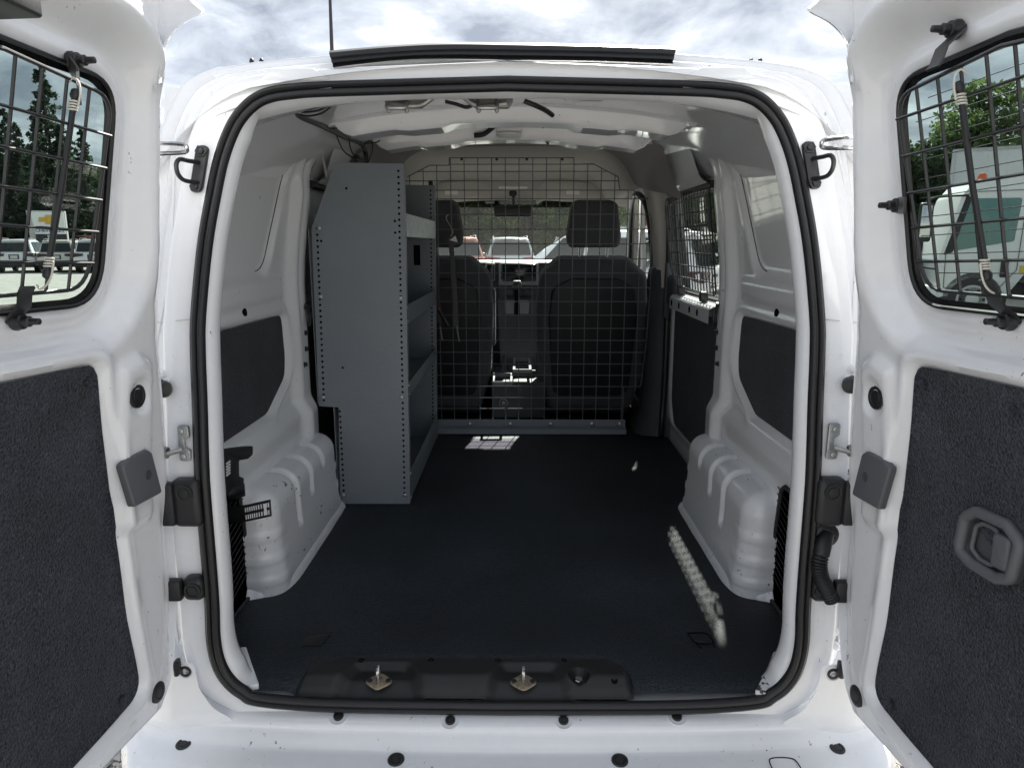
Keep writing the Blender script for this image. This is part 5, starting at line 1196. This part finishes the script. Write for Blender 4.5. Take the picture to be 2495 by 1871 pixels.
rw = MB().lathe((4.6, .25, .42), (0, -1, 0), [(.25, -.2), (.40, -.19), (.425, -.1), (.425, .1), (.40, .13), (.27, .14)], 26).build('wheel', 'car_trim', tr)
tr.location = tuple(tp); tr.rotation_euler = (0, 0, rad(-18)); 
# parked box body behind the cab
bp_ = gpos(2298, 20.5)
bx_ = empty('box_trailer', (0, 0, 0), 'pale grey box body of a lorry standing behind the white truck cab', 'truck')
rbox('box_body', (3.0, 3.0, 2.55), (6, 6, 2.9), .03, 'box_grey', bx_, 1)
MB().tube([(0, 0, 1.1), (0, 0, 4.0)], .05, 6).build('corner_post', 'galvanised', bx_); MB().tube([(0, 0, 4.0), (6, 0, 4.0)], .05, 6).build('top_rail', 'galvanised', bx_); MB().tube([(0, 0, 4.0), (0, 6, 4.0)], .05, 6).build('top_rail', 'galvanised', bx_)
for x in (1.2, 4.8):
    MB().lathe((x, .3, .45), (0, -1, 0), [(.25, -.2), (.42, -.19), (.45, -.1), (.45, .1), (.42, .13), (.27, .14)], 22).build('wheel', 'car_trim', bx_)
rbox('chassis', (3, 2, .9), (5.6, 1, .4), .03, 'car_trim', bx_, 1)
bx_.location = tuple(bp_); bx_.rotation_euler = (0, 0, rad(-32))

# ================================================================== TREES
def leafmat(n, c, c2):
    m = bpy.data.materials.new(n); m.use_nodes = True; nt = m.node_tree; b = nt.nodes['Principled BSDF']; b.inputs['Roughness'].default_value = .6; b.inputs['Specular IOR Level'].default_value = .25
    tcn = nt.nodes.new('ShaderNodeTexCoord'); no = nt.nodes.new('ShaderNodeTexNoise'); no.inputs['Scale'].default_value = 1.1; no.inputs['Detail'].default_value = 4; nt.links.new(tcn.outputs['Object'], no.inputs[0])
    r = nt.nodes.new('ShaderNodeValToRGB'); r.color_ramp.elements[0].position = .35; r.color_ramp.elements[1].position = .65; r.color_ramp.elements[0].color = (*c, 1); r.color_ramp.elements[1].color = (*c2, 1)
    nt.links.new(no.outputs[0], r.inputs[0]); nt.links.new(r.outputs[0], b.inputs['Base Color'])
    tl = nt.nodes.new('ShaderNodeBsdfTranslucent'); nt.links.new(r.outputs[0], tl.inputs[0]); mxs = nt.nodes.new('ShaderNodeMixShader'); mxs.inputs[0].default_value = .45
    o = nt.nodes['Material Output']; nt.links.new(b.outputs[0], mxs.inputs[1]); nt.links.new(tl.outputs[0], mxs.inputs[2]); nt.links.new(mxs.outputs[0], o.inputs[0]); M[n] = m
leafmat('leaf_broad', (.06, .105, .03), (.12, .17, .055)); leafmat('leaf_dark', (.025, .055, .020), (.055, .09, .03)); leafmat('needle', (.016, .034, .020), (.035, .058, .030))
mat('bark', (.09, .075, .06), .9, noise=(12, .35), bump=(20, .8, .02))
def leaves(P, size, r_, up=.3):
    n = len(P); a = r_.normal(size=(n, 3)); a /= np.linalg.norm(a, axis=1)[:, None]; b = r_.normal(size=(n, 3)); b -= a * (a * b).sum(1)[:, None]; b /= np.linalg.norm(b, axis=1)[:, None]
    s = size * (.6 + .8 * r_.random((n, 1))); V = np.concatenate([P - a * s, P + b * s * .55, P + a * s, P - b * s * .55], 0)
    Fc = [(i, i + n, i + 2 * n, i + 3 * n) for i in range(n)]; return V, Fc
def broad(seed, h, wdt, mt, nl=9000, leaf=.16):
    r_ = np.random.default_rng(seed); root = empty('broadleaf_tree', (0, 0, 0)); tb = MB(); tb.tube([(0, 0, -.1), (.05, .03, h * .3), (-.05, .05, h * .6), (0, 0, h * .85)], [.2, .16, .1, .03], 8)
    cl = []
    for i in range(34):
        a = r_.random() * 6.28; f = r_.random(); zc = h * (.16 + .78 * f); rr_ = wdt * (.55 + .45 * math.sin(PI * min(1, f * .9 + .12))) * math.sqrt(r_.random()) * (1 - .45 * f)
        c = np.array([rr_ * math.cos(a), rr_ * math.sin(a), zc]); cl.append((c, wdt * (.20 + .18 * r_.random())))
        tb.tube([(0, 0, max(.4, zc - h * .18)), c * [.5, .5, 1] - [0, 0, h * .05], c], [.05, .03, .012], 5)
    tb.build('trunk', 'bark', root)
    P = []
    for c, q in cl:
        d = r_.normal(size=(nl // 34, 3)); d /= np.linalg.norm(d, axis=1)[:, None]; P.append(c + d * q * (r_.random((len(d), 1)) ** .45) * [1.1, 1.1, .8])
    V, Fc = leaves(np.concatenate(P), leaf, r_); mk('crown', V, Fc, mt, root, sharp=0); return root
def conifer(seed, h, wdt):
    r_ = np.random.default_rng(seed); root = empty('conifer_tree', (0, 0, 0)); MB().tube([(0, 0, -.1), (0, 0, h * .5), (0, 0, h)], [h * .014, h * .009, .01], 7).build('trunk', 'bark', root); P = []
    nb = 150
    for i in range(nb):
        f = (i + r_.random()) / nb; z = h * (.06 + .93 * f); ln = wdt * (1 - f) ** .85 * (.65 + .5 * r_.random()) + .15; a = r_.random() * 6.28; nn = int(50 * (1 - f) + 14)
        t = r_.random(nn) ** .7; sp = .22 * ln * (1 - t * .55)
        x = t * ln; P.append(np.stack([x * math.cos(a) + r_.normal(size=nn) * sp * abs(math.sin(a)), x * math.sin(a) + r_.normal(size=nn) * sp * abs(math.cos(a)), z - .28 * x + .10 * x * x / max(ln, .1) + r_.normal(size=nn) * .07], 1))
    V, Fc = leaves(np.concatenate(P), .20 * h / 16, r_); mk('crown', V, Fc, 'needle', root, sharp=0); return root
bt_ = [broad(1, 9, 3.2, 'leaf_broad'), broad(2, 8, 3.4, 'leaf_dark'), broad(3, 10, 3.6, 'leaf_broad')]; ct_ = [conifer(5, 17, 3.4), conifer(6, 15, 3.0)]
used = set()
def tree(src, px, D, sc, label, group, rz=0.):
    o = src if id(src) not in used else copy_tree(src); used.add(id(src))
    o.location = tuple(gpos(px, D)); o.scale = (sc, sc, sc); o.rotation_euler = (0, 0, rz)
    tag(o, label, 'tree', group); return o
LT = 'trees behind the parked cars on the left'
tree(ct_[0], 152, 62, 1.0, 'tall conifer with a narrow spire rising above the others at left', LT)
tree(ct_[1], 2, 58, .90, 'dark conifer at the far left edge of the left door window', LT, 1)
tree(ct_[1], 52, 66, .90, 'short pointed conifer between taller trees in the left door window', LT, 2)
tree(ct_[0], -60, 60, .95, 'conifer mostly out of frame at the left door window', LT, 4)
tree(bt_[1], 100, 62, 1.22, 'broadleaf tree standing between two conifers in the left door window', LT)
tree(bt_[1], 205, 58, 1.05, 'dark broadleaf tree just right of the tall narrow conifer', LT, 3)
tree(bt_[1], 255, 62, 1.0, 'broadleaf tree behind the left door pillar', LT, 2)
for i, (px, D, sc) in enumerate(((25, 54, .66), (75, 55, .70), (125, 53, .66), (178, 54, .68), (-25, 55, .7), (228, 53, .66))):
    tree(ct_[i % 2], px, D, sc, 'low dark conifer in the row just behind the left parked cars', LT, i * 1.3)
FT = 'trees ahead of the van'
for i, (px, D, sc, k) in enumerate(((1090, 44, 1.0, 0), (1150, 42, .95, 2), (1205, 46, 1.05, 1), (1255, 43, 1.0, 0), (1310, 45, 1.0, 2), (1365, 43, .95, 1), (1420, 45, 1.0, 0), (1475, 44, 1.0, 2), (1180, 38, .62, 0), (1285, 37, .6, 2), (1345, 38, .6, 0), (1125, 38, .6, 2), (1530, 46, 1.0, 1), (1235, 38, .58, 1), (1040, 46, 1., 1))):
    tree(bt_[k], px, D, sc, 'leafy green tree in the wood seen through the windscreen', FT, i * .9)
RT_ = 'trees behind the white truck'
for i, (px, D, sc, k, lb) in enumerate(((2225, 36, .82, 1, 'tree at the left edge of the right door window above the lorry box'), (2300, 37, .80, 0, 'broadleaf tree rising over the corner of the lorry box'), (2358, 37, .96, 2, 'tallest broadleaf tree above the white truck cab'), (2425, 38, .74, 0, 'lower broadleaf tree right of the tallest one above the truck'), (2490, 38, .70, 1, 'broadleaf tree at the right edge above the truck'), (2560, 38, .72, 2, 'broadleaf tree just beyond the right edge'), (2150, 37, .85, 1, 'broadleaf tree hidden behind the right door pillar'))):
    tree(bt_[k], px, D, sc, lb, RT_, i * 1.1)
for i, (px, D, sc, k) in enumerate(((1700, 30, .8, 1), (1780, 32, .9, 0), (1620, 34, .9, 2))):
    tree(bt_[k], px, D, sc, 'leafy tree glimpsed through the right side door window', 'trees seen through the side door window', i)
